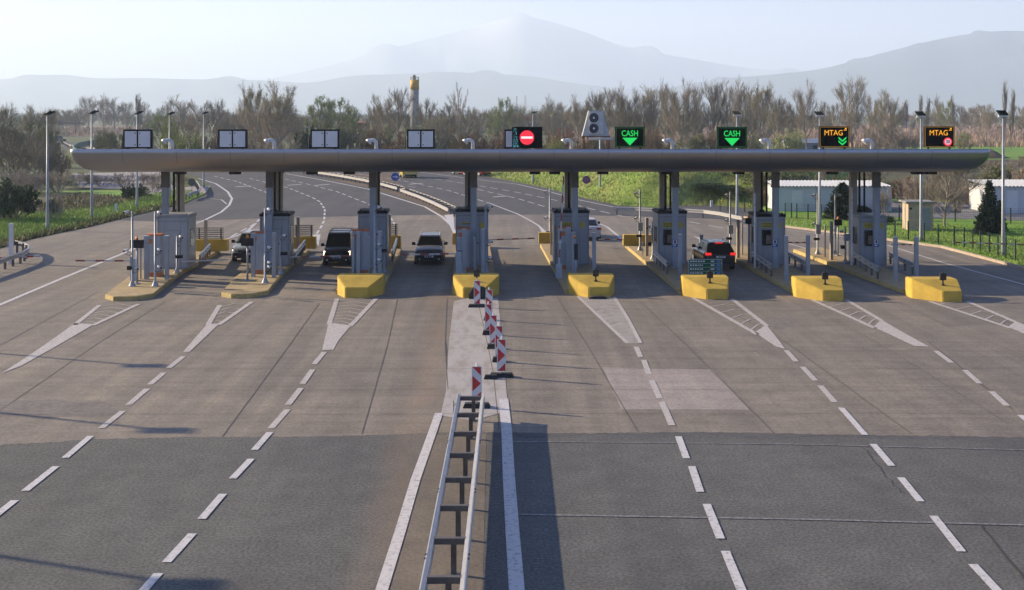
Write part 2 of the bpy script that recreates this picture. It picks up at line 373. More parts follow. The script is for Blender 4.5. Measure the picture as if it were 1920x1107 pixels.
W += [[P(*q)[:2] for q in [(583,441),(601,440),(597,462)]], [P(*q)[:2] for q in [(1300,443),(1345,456),(1365,466),(1330,460)]], [P(*q)[:2] for q in [(1009,423),(1024,436),(1016,436)]], [P(*q)[:2] for q in [(833,404),(850,402),(853,440)]], [P(*q)[:2] for q in [(1146,432),(1168,447),(1165,452)]]]
sheet('far_marking', [[tuple(q)[:2] for q in w] for w in W], M_paint, .012, px=False)
# grass areas and fields
sheet('verge_left', [[(-600,560),(-120,486),(0,464),(55,448),(110,436),(160,426),(220,411),(278,397),(345,381),(384,364),(330,352),(150,358),(-500,370)]], M_green, .02)
sheet('gravel_yard', [[(135,326),(310,322),(325,352),(280,357),(150,353)]], M_paleyard, .03)
sheet('side_lane', [[(262,354),(395,350),(384,364),(330,366),(262,364)]], M_paleyard, .035)
sheet('scrub_left', [[(-500,372),(150,362),(262,372),(200,392),(100,398),(-400,440)]], M_scrub, .03)
sheet('reed_field', [[(1060,236),(1400,233),(1960,233),(2600,240),(2600,268),(1900,268),(1640,266),(1500,266),(1060,262)],[(120,236),(260,237),(250,252),(130,256)]], M_reed, .02)
sheet('field_right', [[(1690,272),(2600,270),(2600,300),(1700,300)]], M_green, .03)
sheet('verge_right', [[(1473,424),(1400,405),(1440,385),(1700,372),(2600,376),(2900,560),(2150,584),(1920,501),(1771,462),(1662,448),(1560,435)]], M_green, .02)
sheet('service_yard', [[(1440,392),(1640,396),(2400,418),(2400,385),(1640,378),(1440,378)],[(1640,398),(1930,402),(2400,416),(2400,430),(1900,414),(1650,408)]], ground_mat('yard_paving', (.24,.24,.25), (.19,.19,.20), 2), .04)
sheet('scrub_right', [[(1560,300),(2600,300),(2600,375),(1700,375),(1560,372)]], M_scrub, .06)
# earth bank beside the right carriageway
def bank():
    base = [P(*q) for q in [(760,309),(870,322),(950,338),(1020,352),(1100,372),(1160,385),(1240,388),(1330,386),(1400,389),(1450,389)]]
    pts = []
    for i in range(len(base)-1):
        for t in np.linspace(0, 1, 9)[:-1]: pts.append(base[i].lerp(base[i+1], t))
    pts.append(base[-1]); n = len(pts); prof = [(0.3,-.05),(1.5,.15),(3,.6),(5,1.5),(7,2.4),(9,3.0),(12,3.5),(18,3.6),(28,3.2),(45,2.0),(70,-.1)]
    mb = MB(); vs = []; r = random.Random(5)
    for i, p in enumerate(pts):
        d = (pts[min(i+1, n-1)] - pts[max(i-1, 0)]).normalized(); s_ = Vector((-d.y, d.x, 0))
        sx_ = min(1, (n-1-i)/10); sx_ = sx_*sx_*(3-2*sx_); sy = .45 + .55*min(1, i/24)
        s_ = Vector((.42, .9, 0))
        for q in prof:
            z = q[1]*sx_*sy
            vs.append(p + s_*q[0] + Vector((0,0, z + (r.uniform(-.14,.14) if .1 < q[1] else 0) - .03)))
    k = len(prof)
    mb.add(vs, [(i*k+j, i*k+j+1, (i+1)*k+j+1, (i+1)*k+j) for i in range(n-1) for j in range(k-1)], True)
    return mb
bank_o = struct(bank().build('grass_bank', ground_mat('bank_grass', (.17,.28,.035), (.25,.26,.08), 1.0)))
# kerbs
M_kerb = mat('kerb_concrete', (.42,.34,.26), .85, var=.18, scale=4, bump=.3, coord='World')
mb = MB(); kp = [P(*q) for q in [(1400,409),(1473,426),(1560,437),(1662,450),(1771,465),(1920,504),(2150,590)]]
mb.sweep(kp, [(-.02,0),(.02,.14),(.28,.16),(.30,0)]); k_o = mb.build('kerb', M_kerb); struct(k_o)
# hills
def hill(name, ridge, D, depth, m, seed):
    r = random.Random(seed); xs = [a for a, b_ in ridge]; ys = [b_ for a, b_ in ridge]
    px = np.arange(xs[0], xs[-1]+1, 12.0); zr = 9 + (HZ - np.interp(px, xs, ys)) * D / F
    k = np.ones(5)/5; zr = np.convolve(np.pad(zr, 2, 'edge'), k, 'valid')
    X = (px - 960) * D / F; n = len(px); rows = [(-1.0,0),(-.8,.10),(-.6,.26),(-.42,.46),(-.26,.68),(-.12,.87),(0,1),(.15,.86),(.4,.5),(.75,.15),(1.0,0)]
    vs = []
    for j, (v, h) in enumerate(rows):
        ph = r.uniform(0, 9)
        for i in range(n):
            g = 1 + (.22*math.sin(i*.23+ph)*math.sin(i*.071+j*1.3) + .10*math.sin(i*.61+j*2.1+ph)) * (0 if j in (6,) else 1) * (1 if h < .99 else 0)
            jy = .05*math.sin(i*.31+j)
            vs.append((X[i]*(1+.0*v), D + (v+jy*(0 < h < 1))*depth, max(-.2, zr[i]*h*g) if 0 < h else -1))
    mb = MB(); mb.add(vs, [(j*n+i, j*n+i+1, (j+1)*n+i+1, (j+1)*n+i) for j in range(len(rows)-1) for i in range(n-1)], True)
    return struct(mb.build(name, m))
M_hill = mat('hill_woods', (.06,.08,.07), .9, var=.5, scale=.003, coord='World')
hill('far_mountains', [(-500,170),(0,168),(300,160),(500,150),(600,128),(700,100),(800,74),(880,54),(925,40),(960,31),(990,30),(1015,36),(1050,46),(1100,60),(1150,82),(1250,103),(1400,128),(1500,136),(1700,150),(2000,140),(2500,120)], 12000, 1500, mat('hill_hazed_rock', (.42,.42,.44), .9, var=.2, scale=.002, coord='World'), 1)  # far ridge rock coloured extra pale, so haze fading it skyward is painted in
hill('mountains', [(-500,150),(-200,140),(0,150),(60,143),(120,139),(177,148),(260,146),(350,149),(480,150),(580,157),(657,142),(733,140),(800,137),(859,134),(897,140),(960,140),(1010,145),(1086,158),(1180,168),(1300,175),(1500,180),(1700,170),(1900,165),(2500,170)], 8600, 1200, M_hill, 2)
hill('mountains', [(1150,190),(1250,165),(1350,148),(1450,140),(1530,132),(1600,115),(1660,98),(1740,78),(1800,66),(1850,60),(1900,57),(1960,62),(2100,90),(2300,110),(2600,150)], 7600, 1200, M_hill, 3)
mb = MB(); mb.box(-14000, 14000, -1500, 14500, -2, 1040)
haze = mb.build('haze', bpy.data.materials.new('haze_air')); haze['kind'] = 'stuff'
hm = haze.data.materials[0]; hm.use_nodes = True; hn = hm.node_tree.nodes; hn.remove(hn['Principled BSDF'])
pv = hn.new('ShaderNodeVolumePrincipled'); pv.inputs['Color'].default_value = (.68,.82,1.0,1); pv.inputs['Density'].default_value = HAZE
pv.inputs['Anisotropy'].default_value = .2
hm.node_tree.links.new(pv.outputs[0], hn['Material Output'].inputs['Volume'])
# ---------------- toll plaza ----------------
ORD = ['leftmost', 'second from left', 'third from left', 'fourth from left', 'fourth from right', 'third from right', 'second from right', 'rightmost']
ISL = ['the leftmost island', 'the second island from left', 'the third island from left', 'the fourth island from left', 'the fourth island from right', 'the third island from right', 'the second island from right', 'the rightmost island']
M_alu = mat('canopy_silver', (.50,.50,.53), .40, metal=1.0, var=.04, scale=.4, coord='World')
M_aluroof = mat('roof_sheet', (.32,.34,.37), .5, metal=.2, var=.1)
M_soffit = mat('soffit', (.20,.20,.20), .7)
M_colblue = mat('column_grey_blue', (.34,.38,.42), .5, var=.08, scale=2)
M_colbeige = mat('column_beige', (.44,.39,.32), .7, var=.12, scale=2)
M_coldark = mat('column_dark', (.16,.14,.12), .7, var=.15)
M_booth = mat('booth_panel', (.38,.405,.43), .45, var=.07, scale=1.2, bump=.1, bscale=3)
M_boothd = mat('booth_trim', (.28,.30,.32), .5)
M_dark = mat('black_plastic', (.014,.014,.016), .6, spec=.25)
M_black = mat('rubber', (.02,.02,.022), .8, var=.3)
M_white = mat('white_paint', (.72,.73,.74), .45, var=.05)
M_post = mat('post_galvanised', (.37,.40,.43), .5, metal=.25, var=.1, scale=5)
M_galv = mat('galvanised_steel', (.55,.55,.54), .45, metal=.55, var=.15, scale=6)
M_galvw = mat('rail_steel', (.48,.47,.45), .48, metal=.3, var=.12, scale=3)
M_galvd = mat('weathered_post_steel', (.13,.12,.115), .65, metal=.2, var=.2, scale=6)
M_yellow = mat('yellow_paint_concrete', (.62,.42,.06), .8, var=.15, scale=1.6, bump=.3, bscale=30)
M_yellowd = mat('yellow_island_top', (.42,.32,.17), .85, var=.18, scale=2.5, bump=.3)
M_yelkerb = mat('yellow_kerb_face', (.50,.38,.14), .8, var=.25, scale=5)
M_orange = mat('orange_trim', (.55,.16,.04), .5)
M_cab = mat('machine_grey', (.36,.41,.46), .45, var=.06)
M_red = mat('red_paint', (.55,.03,.03), .45, var=.08)
M_redd = mat('barrier_red', (.28,.05,.04), .6)
M_armw = mat('barrier_white', (.55,.54,.54), .5)
M_amber = mat('amber_lens', (.9,.25,.02), .3)
M_noticey = mat('yellow_notice', (.62,.50,.06), .6)
M_blue = mat('blue_sticker', (.03,.10,.32), .5)
M_glass = mat('window_glass', (.015,.018,.02), .08, spec=.6)
M_interior = mat('booth_interior', (.22,.17,.12), .8, var=.4, scale=3)
M_duct = mat('duct_white', (.70,.69,.66), .4, metal=.2)
# canopy
CY0, CY1, CX0, CX1, CZ1, CZ0 = 67.0, 78.6, -24.25, 26.25, 7.08, 5.77
can = thing('toll_canopy', 'long silver flat canopy with rounded edges spanning all the toll lanes', 'canopy', (1, 72.5, 0))
cx_, cy_ = 1.0, 72.5
mb = MB()
def ringpts(off):
    x0, x1, y0, y1 = CX0-cx_+off, CX1-cx_-off, CY0-cy_+off, CY1-cy_-off; rr = max(.15, .35-off*.1); out = []
    for (ax, ay, a0) in ((x0+rr, y0+rr, 180), (x1-rr, y0+rr, 270), (x1-rr, y1-rr, 0), (x0+rr, y1-rr, 90)):
        for k in range(5): a = R(a0+k*22.5); out.append((ax+rr*math.cos(a), ay+rr*math.sin(a)))
    return out
prof = [(.35, CZ1-.28), (.12, CZ1-.02), (.04, CZ1), (0, CZ1-.07)]
for k in range(1, 11):
    a = R(k*9); prof.append((1.45*(1-math.cos(a)), CZ1-.07 - (CZ1-.07-CZ0)*math.sin(a)))
rings = [ringpts(o) for o, z in prof]; n = len(rings[0]); vs = []
for (o, z), rg in zip(prof, rings):
    for x, y in rg:
        back = max(0, (y+cy_-CY0)/(CY1-CY0)); vs.append((x, y, z - .42*back*(z-CZ0+.2)/(CZ1-CZ0)))
mb.add(vs, [(i*n+(j+1) % n, i*n+j, (i+1)*n+j, (i+1)*n+(j+1) % n) for i in range(len(prof)-1) for j in range(n)], True)
mb.build('fascia', M_alu, can)
for k in range(1, 17):      # standing seams of the cladding
    mb = MB(); x = CX0-cx_ + k*2.95
    path = [(x, CY0-cy_+o-.004, z) for o, z in prof[3:]]
    for a, b_ in zip(path[:-1], path[1:]):
        mb.add([(a[0]-.012, a[1], a[2]), (a[0]+.012, a[1], a[2]), (b_[0]+.012, b_[1], b_[2]), (b_[0]-.012, b_[1], b_[2])], [(0,3,2,1)])
    mb.build('cladding_seam', mat('seam', (.22,.22,.23), .6), can)
top = [(x, y, CZ1-.28-.42*max(0,(y+cy_-CY0)/(CY1-CY0))) for x, y in ringpts(.34)]
bot = [(x, y, CZ0+.02-.06*max(0,(y+cy_-CY0)/(CY1-CY0))) for x, y in ringpts(1.40)]
mb = MB(); mb.add(top, [tuple(range(len(top)))]); mb.build('roof_deck', M_aluroof, can)
mb = MB(); mb.add(bot, [tuple(range(len(bot)))[::-1]]); mb.build('soffit', M_soffit, can)
mb = MB(); mb.box(-5.6, -5.45, -5.3, 5, CZ1-.5, CZ1+.015) ; 
CP = [(310,338.5),(506,523.6),(699,706),(888,878),(1078,1065),(1266,1242.7),(1454,1418.9),(1643,1599.5)]
YF, YR = 70.2, 74.2
for i, (fx, rx) in enumerate(CP):
    X = XA(fx, YF) - cx_; y = YF - cy_; mb = MB()
    mb.box(X-.17, X+.17, y-.15, y+.15, .22, 4.82)
    mb.box(X-.25, X+.25, y-.22, y+.22, .22, .27)
    for s_ in (-1, 1): mb.box(X+s_*.125-.012, X+s_*.125+.012, y-.165, y-.151, .3, 4.8)
    cfo = mb.build('front_column', M_colblue, can)
    mb = MB(); mb.box(X-.20, X+.20, y-.19, y+.19, 4.82, CZ0+.02); mb.box(X-.23, X+.23, y-.21, y+.21, 4.8, 4.9); mb.build('column_head', M_coldark, cfo)
    X2 = XA(rx, YR) - cx_; y2 = YR - cy_; mb = MB(); mb.box(X2-.2, X2+.2, y2-.2, y2+.2, .22, CZ0+.02); mb.box(X2-.26, X2+.26, y2-.24, y2+.24, CZ0-.35, CZ0)
    mb.build('rear_column', M_colbeige, can)
    mb = MB(); xm = (X+X2)/2
    for q, r_ in ((-.12,.07),(.17,.06)): mb.tube([(xm+q, 0.3, 3.2), (xm+q, .3, CZ0)], r_, 8)
    mb.tube([(xm-.12, .3, 3.2), (xm-.12, .3, 3.32)], .16, 8)
    mb.build('roof_pipe', M_dark, can)
for px in (338, 441, 585, 655, 1003, 1040, 1130, 1250, 1385, 1560, 1720, 1745):
    x = XA(px, 68.6)-cx_; mb = MB(); mb.box(x-.3, x+.3, -4.1, -3.7, CZ0-.14, CZ0+.0); mb.build('soffit_lamp', M_dark, can)
# things on the roof
for i, px in enumerate((320,512,703,884,1069,1258,1440,1632)):
    Yp = 72.0; x = XA(px, Yp); zt = ZA(262, Yp); d = thing('exhaust_pipe', f'white gooseneck exhaust pipe on the canopy roof above {ISL[i]}', 'exhaust pipe', (x, Yp, 6.58), 0, 'gooseneck pipes on the roof')
    hgt = zt-6.58; mb = MB(); pts = [(0.08,0,0),(0.08,0,hgt-.22)] + [(0.08-.22+.22*math.cos(a), -.02, hgt-.22+.2*math.sin(a)) for a in (R(30),R(60),R(90),R(125),R(155))]
    mb.tube(pts, .105, 12); mb.build('duct', M_duct, d)
    mb = MB(); mb.tube([(-.28,-.02,hgt-.03),(-.40,-.02,hgt-.16)], [.15,.2], 12); mb.build('hood', M_duct, d)
    mb = MB(); mb.tube([(.08,0,0),(.08,0,.12)], .15, 12); mb.build('flange', M_post, d)
def sign_base(name, label, cat, x0, x1, y0, y1, Y=68.4, depth=.22, group=None):
    w = (x1-x0)*Y/F; h = (y1-y0)*Y/F; zc = ZA(y1, Y)
    t = thing(name, label, cat, (XA((x0+x1)/2, Y), Y, zc), 0, group)
    mb = MB(); 
    for sx_ in (-1, 1): mb.box(sx_*w*.35-.04, sx_*w*.35+.04, .05, .15, -(zc-6.6), 0)
    mb.build('support', M_dark, t)
    mb = MB(); mb.box(-w/2, w/2, 0, depth, 0, h); mb.build('cabinet', M_dark, t)
    return t, w, h
bl = ['first', 'second', 'third', 'fourth', 'fifth']
for k, (x0, x1) in enumerate(((231,285),(409,463),(582,636),(763,815))):
    t, w, h = sign_base('sign_cabinet', f'black sign box with two blank white doors above {ISL[k]}', 'sign box', x0, x1, 243, 279, group='sign boxes seen from behind on the canopy')
    for s_ in (-1, 1):
        mb = MB(); c = s_*w*.235; mb.box(c-w*.205, c+w*.205, -.03, .0, h*.09, h*.91); d = mb.build('door', M_white, t)
        mb = MB()
        for zz in (.2, .8): mb.disc((c-s_*w*.15 if s_ > 0 else c+w*.15, -.035, h*zz), .035, 'y', 8, .02)
        mb.build('latch', M_dark, d)
    mb = MB(); mb.tube([(-w/2-.1, .1, -.4), (-w/2-.09, .1, h*.65)], .03, 6); mb.build('mast', M_dark, t)
t, w, h = sign_base('sign_cabinet', 'black sign box with white door half hidden behind the red no entry display', 'sign box', 946, 990, 243, 279, Y=69.6, group='sign boxes seen from behind on the canopy')
for s_ in (-1, 1):
    mb = MB(); c = s_*w*.235; mb.box(c-w*.205, c+w*.205, -.03, 0, h*.09, h*.91); mb.build('door', M_white, t)
E_green = mat('led_green', (.01,.62,.10), emit=1.0); E_red = mat('led_red', (.90,.03,.06), emit=.95); E_amber = mat('led_amber', (.95,.42,.02), emit=.95)
E_white = mat('led_white', (.85,.85,.9), emit=.9); E_blue = mat('led_cyan', (.15,.55,.70), emit=.7); E_dg = mat('led_dim_green', (.03,.28,.08), emit=.35); E_da = mat('led_dim_amber', (.55,.28,.03), emit=.5)
M_screen = mat('led_panel', (.006,.007,.007), .8, spec=.05)
def frame_lines(w, h, m, t, d=.05):
    mb = MB(); b_ = .025
    for x0, x1, z0, z1 in ((d, w-d, d, d+b_), (d, w-d, h-d-b_, h-d), (d, d+b_, d+b_, h-d-b_), (w-d-b_, w-d, d+b_, h-d-b_)):
        mb.box(x0-w/2, x1-w/2, -.022, -.012, z0, z1)
    mb.build('led_border', m, t)
def panel(w, h, t): mb = MB(); mb.box(-w/2+.02, w/2-.02, -.012, 0, .02, h-.02); return mb.build('led_panel', M_screen, t)
t, w, h = sign_base('lane_display', 'LED lane display with a red no entry disc over the closed middle lane', 'lane sign', 960, 1017, 238, 278.5)
panel(w, h, t)
c = -w*.01; r_ = 13.5*68.4/F
mb = MB(); mb.disc((c, -.02, h*.50), r_, 'y', 28, .014); mb.build('no_entry_disc', E_red, t)
mb = MB(); mb.box(c-r_*.8, c+r_*.8, -.036, -.028, h*.50-.06, h*.50+.06); mb.build('disc_bar', E_white, t)
mb = MB(); q = random.Random(4)
for k in range(110):
    u = q.random(); v = q.random()**1.5; x = -w/2+.05 + u*.30*(1-.45*v); z = .06 + v*(h-.12); mb.box(x, x+.022, -.02, -.012, z, z+.022)
mb.build('glitch_pixels', E_blue, t)
for x0, x1, y0, y1, nm in ((1153,1209,238,277,'left'), (1344,1401,238,278,'right')):
    t, w, h = sign_base('lane_display', f'green LED display reading CASH with a down arrow, {nm} one of two', 'lane sign', x0, x1, y0, y1, group='CASH lane displays')
    panel(w, h, t); frame_lines(w, h, E_dg, t)
    text_mesh('CASH', .46, 'lettering', E_green, t, (0, -.02, h*.67), sx=.80, bold=.003)
    a = 14*68.4/F; mb = MB(); mb.add([(-a, -.02, h*.47), (a, -.02, h*.47), (0, -.02, h*.10)], [(0, 2, 1)]); mb.add([(-a, -.013, h*.47), (a, -.013, h*.47), (0, -.013, h*.10)], [(0, 1, 2)])
    mb.build('down_arrow', E_green, t)
for x0, x1, kind in ((1536,1593,'v'), (1733,1790,'30')):
    t, w, h = sign_base('lane_display', 'amber LED display reading MTAG ' + ('with two green chevrons' if kind == 'v' else 'with a round red 30 limit'), 'lane sign', x0, x1, 237, 277)
    panel(w, h, t); frame_lines(w, h, E_da, t, .035)
    text_mesh('MTAG', .43, 'lettering', E_amber, t, (-w*.03, -.02, h*.68), sx=.88, bold=.0)
    mb = MB()
    mb.box(w*.31, w*.40, -.02, -.013, h*.80, h*.835); mb.box(w*.345, w*.40, -.02, -.013, h*.86, h*.92); mb.build('tag_mark', E_amber, t)
    if kind == 'v':
        mb = MB()
        for zz in (.20, .36):
            for s_ in (-1, 1):
                a = [(w*.26, h*(zz-.10)), (w*.26, h*(zz-.10)+.10), (w*.26+s_*.22, h*(zz+.06)+.10), (w*.26+s_*.22, h*(zz+.06)+.0)]
                if s_ > 0: a = a[::-1]
                mb.add([(x, -.02, z) for x, z in a], [(0,1,2,3)])
        mb.build('chevrons', E_green, t)
    else:
        cx = w*.27; cz = h*.27; mb = MB(); mb.disc((cx, -.018, cz), .235, 'y', 24, .01); rd = mb.build('limit_ring', E_red, t)
        mb = MB(); mb.disc((cx, -.03, cz), .165, 'y', 24, .01); mb.build('limit_face', mat('led_pale', (.75,.5,.62), emit=.8), t)
        text_mesh('30', .25, 'limit_number', M_screen, t, (cx, -.038, cz), sx=.9, bold=.006)
# air conditioner on its stand
Ya = 72; xa = XA(1116.5, Ya); za = ZA(255, Ya)
t = thing('air_conditioner', 'grey twin fan air conditioner in a trapezoid frame on rusty stand', 'air conditioner', (xa, Ya, 6.62))
z0, z1 = za-6.62, ZA(208, Ya)-6.62
mb = MB(); wb, wt = .79, .42
mb.prism([(-wb,-.35),(wb,-.35),(wb,.35),(-wb,.35)], z0, z1, top=[(-wt,-.30,z1),(wt,-.30,z1),(wt,.3,z1),(-wt,.3,z1)])
mb.build('side_frame', mat('unit_frame', (.50,.52,.52), .5), t)
mb = MB(); mb.box(-.40, .16, -.50, -.31, z0+.12, z1-.06); mb.box(.17,.42,-.44,-.33,z0+.12,z1-.06); u = mb.build('housing', mat('unit_housing', (.62,.63,.61), .45), t)
for zz in (.30, .72):
    mb = MB(); c = (-.13, -.51, z0+(z1-z0)*zz); mb.disc(c, .275, 'y', 24, .03); f = mb.build('fan_grille', M_dark, u)
    mb = MB(); mb.disc((c[0], -.54, c[2]), .07, 'y', 12, .03); mb.build('fan_hub', M_white, f)
    mb = MB()
    for r2 in (.13, .18, .23):
        mb.tube([(c[0]+r2*math.cos(a), -.53, c[2]+r2*math.sin(a)) for a in np.linspace(0, 2*math.pi, 20)], .008, 4)
    mb.build('guard_wire', M_boothd, f)
M_rust = mat('rusty_steel', (.20,.09,.05), .8, var=.4, scale=9)
for x in (-.75, -.65, .68, .78): mb = MB(); mb.box(x-.03, x+.03, -.3 if x in (-.75,.78) else .2, -.24 if x in (-.75,.78) else .26, 0, z0+.02); mb.build('leg', M_rust, t)
mb = MB(); mb.box(-.8, .82, -.32, .32, z0-.06, z0-.002); mb.build('shelf', M_rust, t)
mb = MB(); mb.tube([(-.42,-.36,z0-.16),(1.0,-.36,z0-.16)], .07, 8); mb.build('drain_pipe', M_duct, t)
# islands
IC = [-19.7, -13.95, -8.0, -2.2, 3.50, 9.20, 14.85, 20.4]; HI = .22
def lane(x, y, i): return Vector((IC[i] + x - .039*(y-70.2), y, 0))
for i in range(8):
    if i < 2:
        nose = [(197,560.5),(212,565),(257,564),(288,558.5)] if i == 0 else [(415,556.5),(433,560),(474,559),(503,553)]
        pts = [P(*q)[:2] for q in nose]
        ybk = 79.4; a = lane(-1.15, ybk, i); b_ = lane(1.18, ybk, i); e = lane(1.18, 68, i); g_ = lane(-1.15, 66.5, i)
        pts += [(e.x, e.y), (b_.x, b_.y), (a.x, a.y), (g_.x, g_.y)]
    else:
        yb = {2: 80.5, 3: 82.5, 4: 83.0, 5: 82.5, 6: 82, 7: 80.5}[i]
        a = [lane(-1.17, 61.3, i), lane(1.17, 61.3, i), lane(1.17, yb, i), lane(-1.1 if i < 7 else -1.5, yb, i)]
        if i == 7: a[3] = P(1487, 467, HI); a[2] = lane(.4, 81, i)
        pts = [(p.x, p.y) for p in a]
    o0 = pts[0]; c = Vector((sum(p[0] for p in pts)/len(pts), 70, 0)); loc = (c.x, c.y, 0)
    lp = [(p[0]-c.x, p[1]-c.y) for p in pts]
    t = thing('toll_island', f'raised concrete island with yellow kerb, {ORD[i]} of the eight toll islands', 'traffic island', loc, 0, 'toll islands')
    cen = Vector((sum(p[0] for p in lp)/len(lp), sum(p[1] for p in lp)/len(lp)))
    inn = [tuple(Vector(p) + (cen-Vector(p)).normalized()*.12) for p in lp]
    mb = MB(); mb.prism(lp, -.02, HI-.015, top=[(p[0]*.999, p[1]*.999, HI-.015) for p in lp]); mb.build('kerb', M_yelkerb, t)
    mb = MB(); mb.prism(inn, .05, HI); mb.build('platform', M_yellowd, t)
# yellow crash blocks
BP = [(675.5,61.2),(892.5,61.2),(1109,61.3),(1323.5,60.7),(1535,60.2),(1752.5,59.9)]
for k, (px, Yb) in enumerate(BP):
    i = k+2; w = 43*Yb/F; x = XA(px, Yb)
    t = tag(MB().build('tmp', M_yellow), '', '') if False else None
    o1, o2 = [(-.6,.45),(-.5,.5),(-.3,.66),(-.28,.68),(-.25,.70),(-.05,.82)][k]
    hb, hf = .93, .50; sp = -.0
    bm = bmesh.new()
    V = lambda *a: bm.verts.new(a)
    fl, fr = -w + (.55 if k < 2 else (.80+.06*k)), w - (.62 if k < 2 else max(.22, .50-.08*k))
    b0 = V(-w,1.0,0); b1 = V(w,1.0,0); b2 = V(w,-.02,0); b3 = V(fr,-1.22,0); b4 = V(fl,-1.25,0); b5 = V(-w,-.02,0)
    t0 = V(-w,1.0,hb); t1 = V(w,1.0,hb); t2 = V(w,0,hb); t3 = V(fr,-1.18,hf); t4 = V(fl,-1.2,hf); t5 = V(-w,0,hb)
    for f in ((b5,b4,b3,b2,b1,b0),(t0,t1,t2,t5),(t5,t2,t3,t4),(b0,b1,t1,t0),(b1,b2,t2,t1),(b2,b3,t3,t2),(b3,b4,t4,t3),(b4,b5,t5,t4),(b5,b0,t0,t5)): bm.faces.new(f)
    bmesh.ops.recalc_face_normals(bm, faces=bm.faces[:])
    bmesh.ops.bevel(bm, geom=[e for e in bm.edges if not all(abs(v.co.z) < .01 for v in e.verts)], offset=.035, segments=2, affect='EDGES')
    me = bpy.data.meshes.new('crash_block'); bm.to_mesh(me); bm.free(); me.materials.append(M_yellow)
    o = bpy.data.objects.new('crash_block', me); C.objects.link(o); o.location = (x, Yb, .0)
    tag(o, f'yellow wedge shaped crash block at the front of {ISL[i]}', 'concrete block', 'yellow crash blocks')
    if k >= 1:
        lx = [None, 894, 1117, 1331, 1547, 1768][k]; ly = [0, 534, 530, 533, 538, 540][k]; zz = .74; Yl = Yb-.55
        t = thing('warning_lamp', f'square black warning lamp on the yellow block of {ISL[i]}', 'lamp', (XA(lx, Yl), Yl, .72), 0, 'black lamps on the crash blocks')
        mb = MB(); mb.tube([(0,0,0),(0,0,.06),(0,0,.12),(0,0,.24)], [.11,.05,.04,.04], 8); mb.build('stand', M_black, t)
        mb = MB(); mb.box(-.145,.145,-.07,.07,.24,.56); mb.build('housing', M_black, t)
        mb = MB(); mb.disc((0,-.075,.40), .10, 'y', 16, .02); mb.build('lens', mat('lamp_lens', (.06,.04,.02), .2), t)
        mb = MB(); mb.tube([(0,0,.56),(0,0,.66)], .04, 6); mb.build('handle', M_black, t)
# rubber buffers at the foot of blocks
for k, (x0, x1, yb, hh) in enumerate(((880,915,553,.62),(1104,1137,553,.14))):
    w = (x1-x0)/2*60.0/F; x = XA((x0+x1)/2, 59.8); mb = MB(); r = random.Random(k)
    prof_ = [(-w,0),(-w*1.05,hh*.35),(-w*.6,hh*.9),(0,hh),(w*.6,hh*.92),(w*1.05,hh*.4),(w,0)]
    mb.add([(a, y, b_) for y in (-.35, .02) for a, b_ in prof_], [tuple(range(7)), tuple(range(7,14))[::-1]] + [(j, j+7, (j+1) % 7+7, (j+1) % 7) for j in range(7)])
    o = mb.build('rubber_mat', M_black, None, (x, 59.9, .003)); tag(o, ['crumpled black rubber sheet propped against the middle yellow crash block', 'flat black rubber sheet lying at the foot of a yellow crash block'][k], 'rubber sheet')
# yellow blocks behind the booths
RB = [(358,425,450,471,0),(545,591,445,467,1),(700,751,443,465.5,2),(848,872,438,459,3),(1010,1045,437,457,4),(1169,1235,441,461,5)]
for x0, x1, yt, yb, i in RB:
    Yb = F*(H-HI)/(yb-HZ); w = (x1-x0)*Yb/F; hh = (yb-yt)*Yb/F
    if i == 3: w = 2.2
    x = XA(x0, Yb)+w/2; t = thing('rear_block', f'low yellow concrete block at the far end of {ISL[i]}', 'concrete block', (x, Yb, HI), ROT*0, 'low yellow blocks behind the booths')
    mb = MB(); mb.prism([(-w/2,0),(w/2,0),(w/2,.7),(-w/2,.7)], 0, hh, top=[(-w/2+.02,.04,hh),(w/2-.02,.04,hh),(w/2-.02,.66,hh),(-w/2+.02,.66,hh)]); mb.build('block', M_yellow, t)
    if i in (0, 1, 2):
        g = thing('mesh_screen', f'grey mesh screen on the low yellow block of {ISL[i]}', 'screen', (x, Yb+.35, HI+hh), 0, 'mesh screens behind the left booths')
        sh = 22*Yb/F; mb = MB(); a = w*.38
        for sx_ in (-.28, .28): mb.box(sx_*w*1.1-.04, sx_*w*1.1+.04, -.03, .03, 0, sh)
        mb.build('post', M_coldark, g)
        mb = MB()
        for k in range(24): xx = -a + 2*a*k/23; mb.box(xx-.006, xx+.006, -.045, -.035, .02, sh)
        for k in range(6): z = .03+ (sh-.05)*k/5; mb.box(-a, a, -.055, -.045, z-.02, z+.02)
        mb.build('mesh_panel', M_galvd, g)
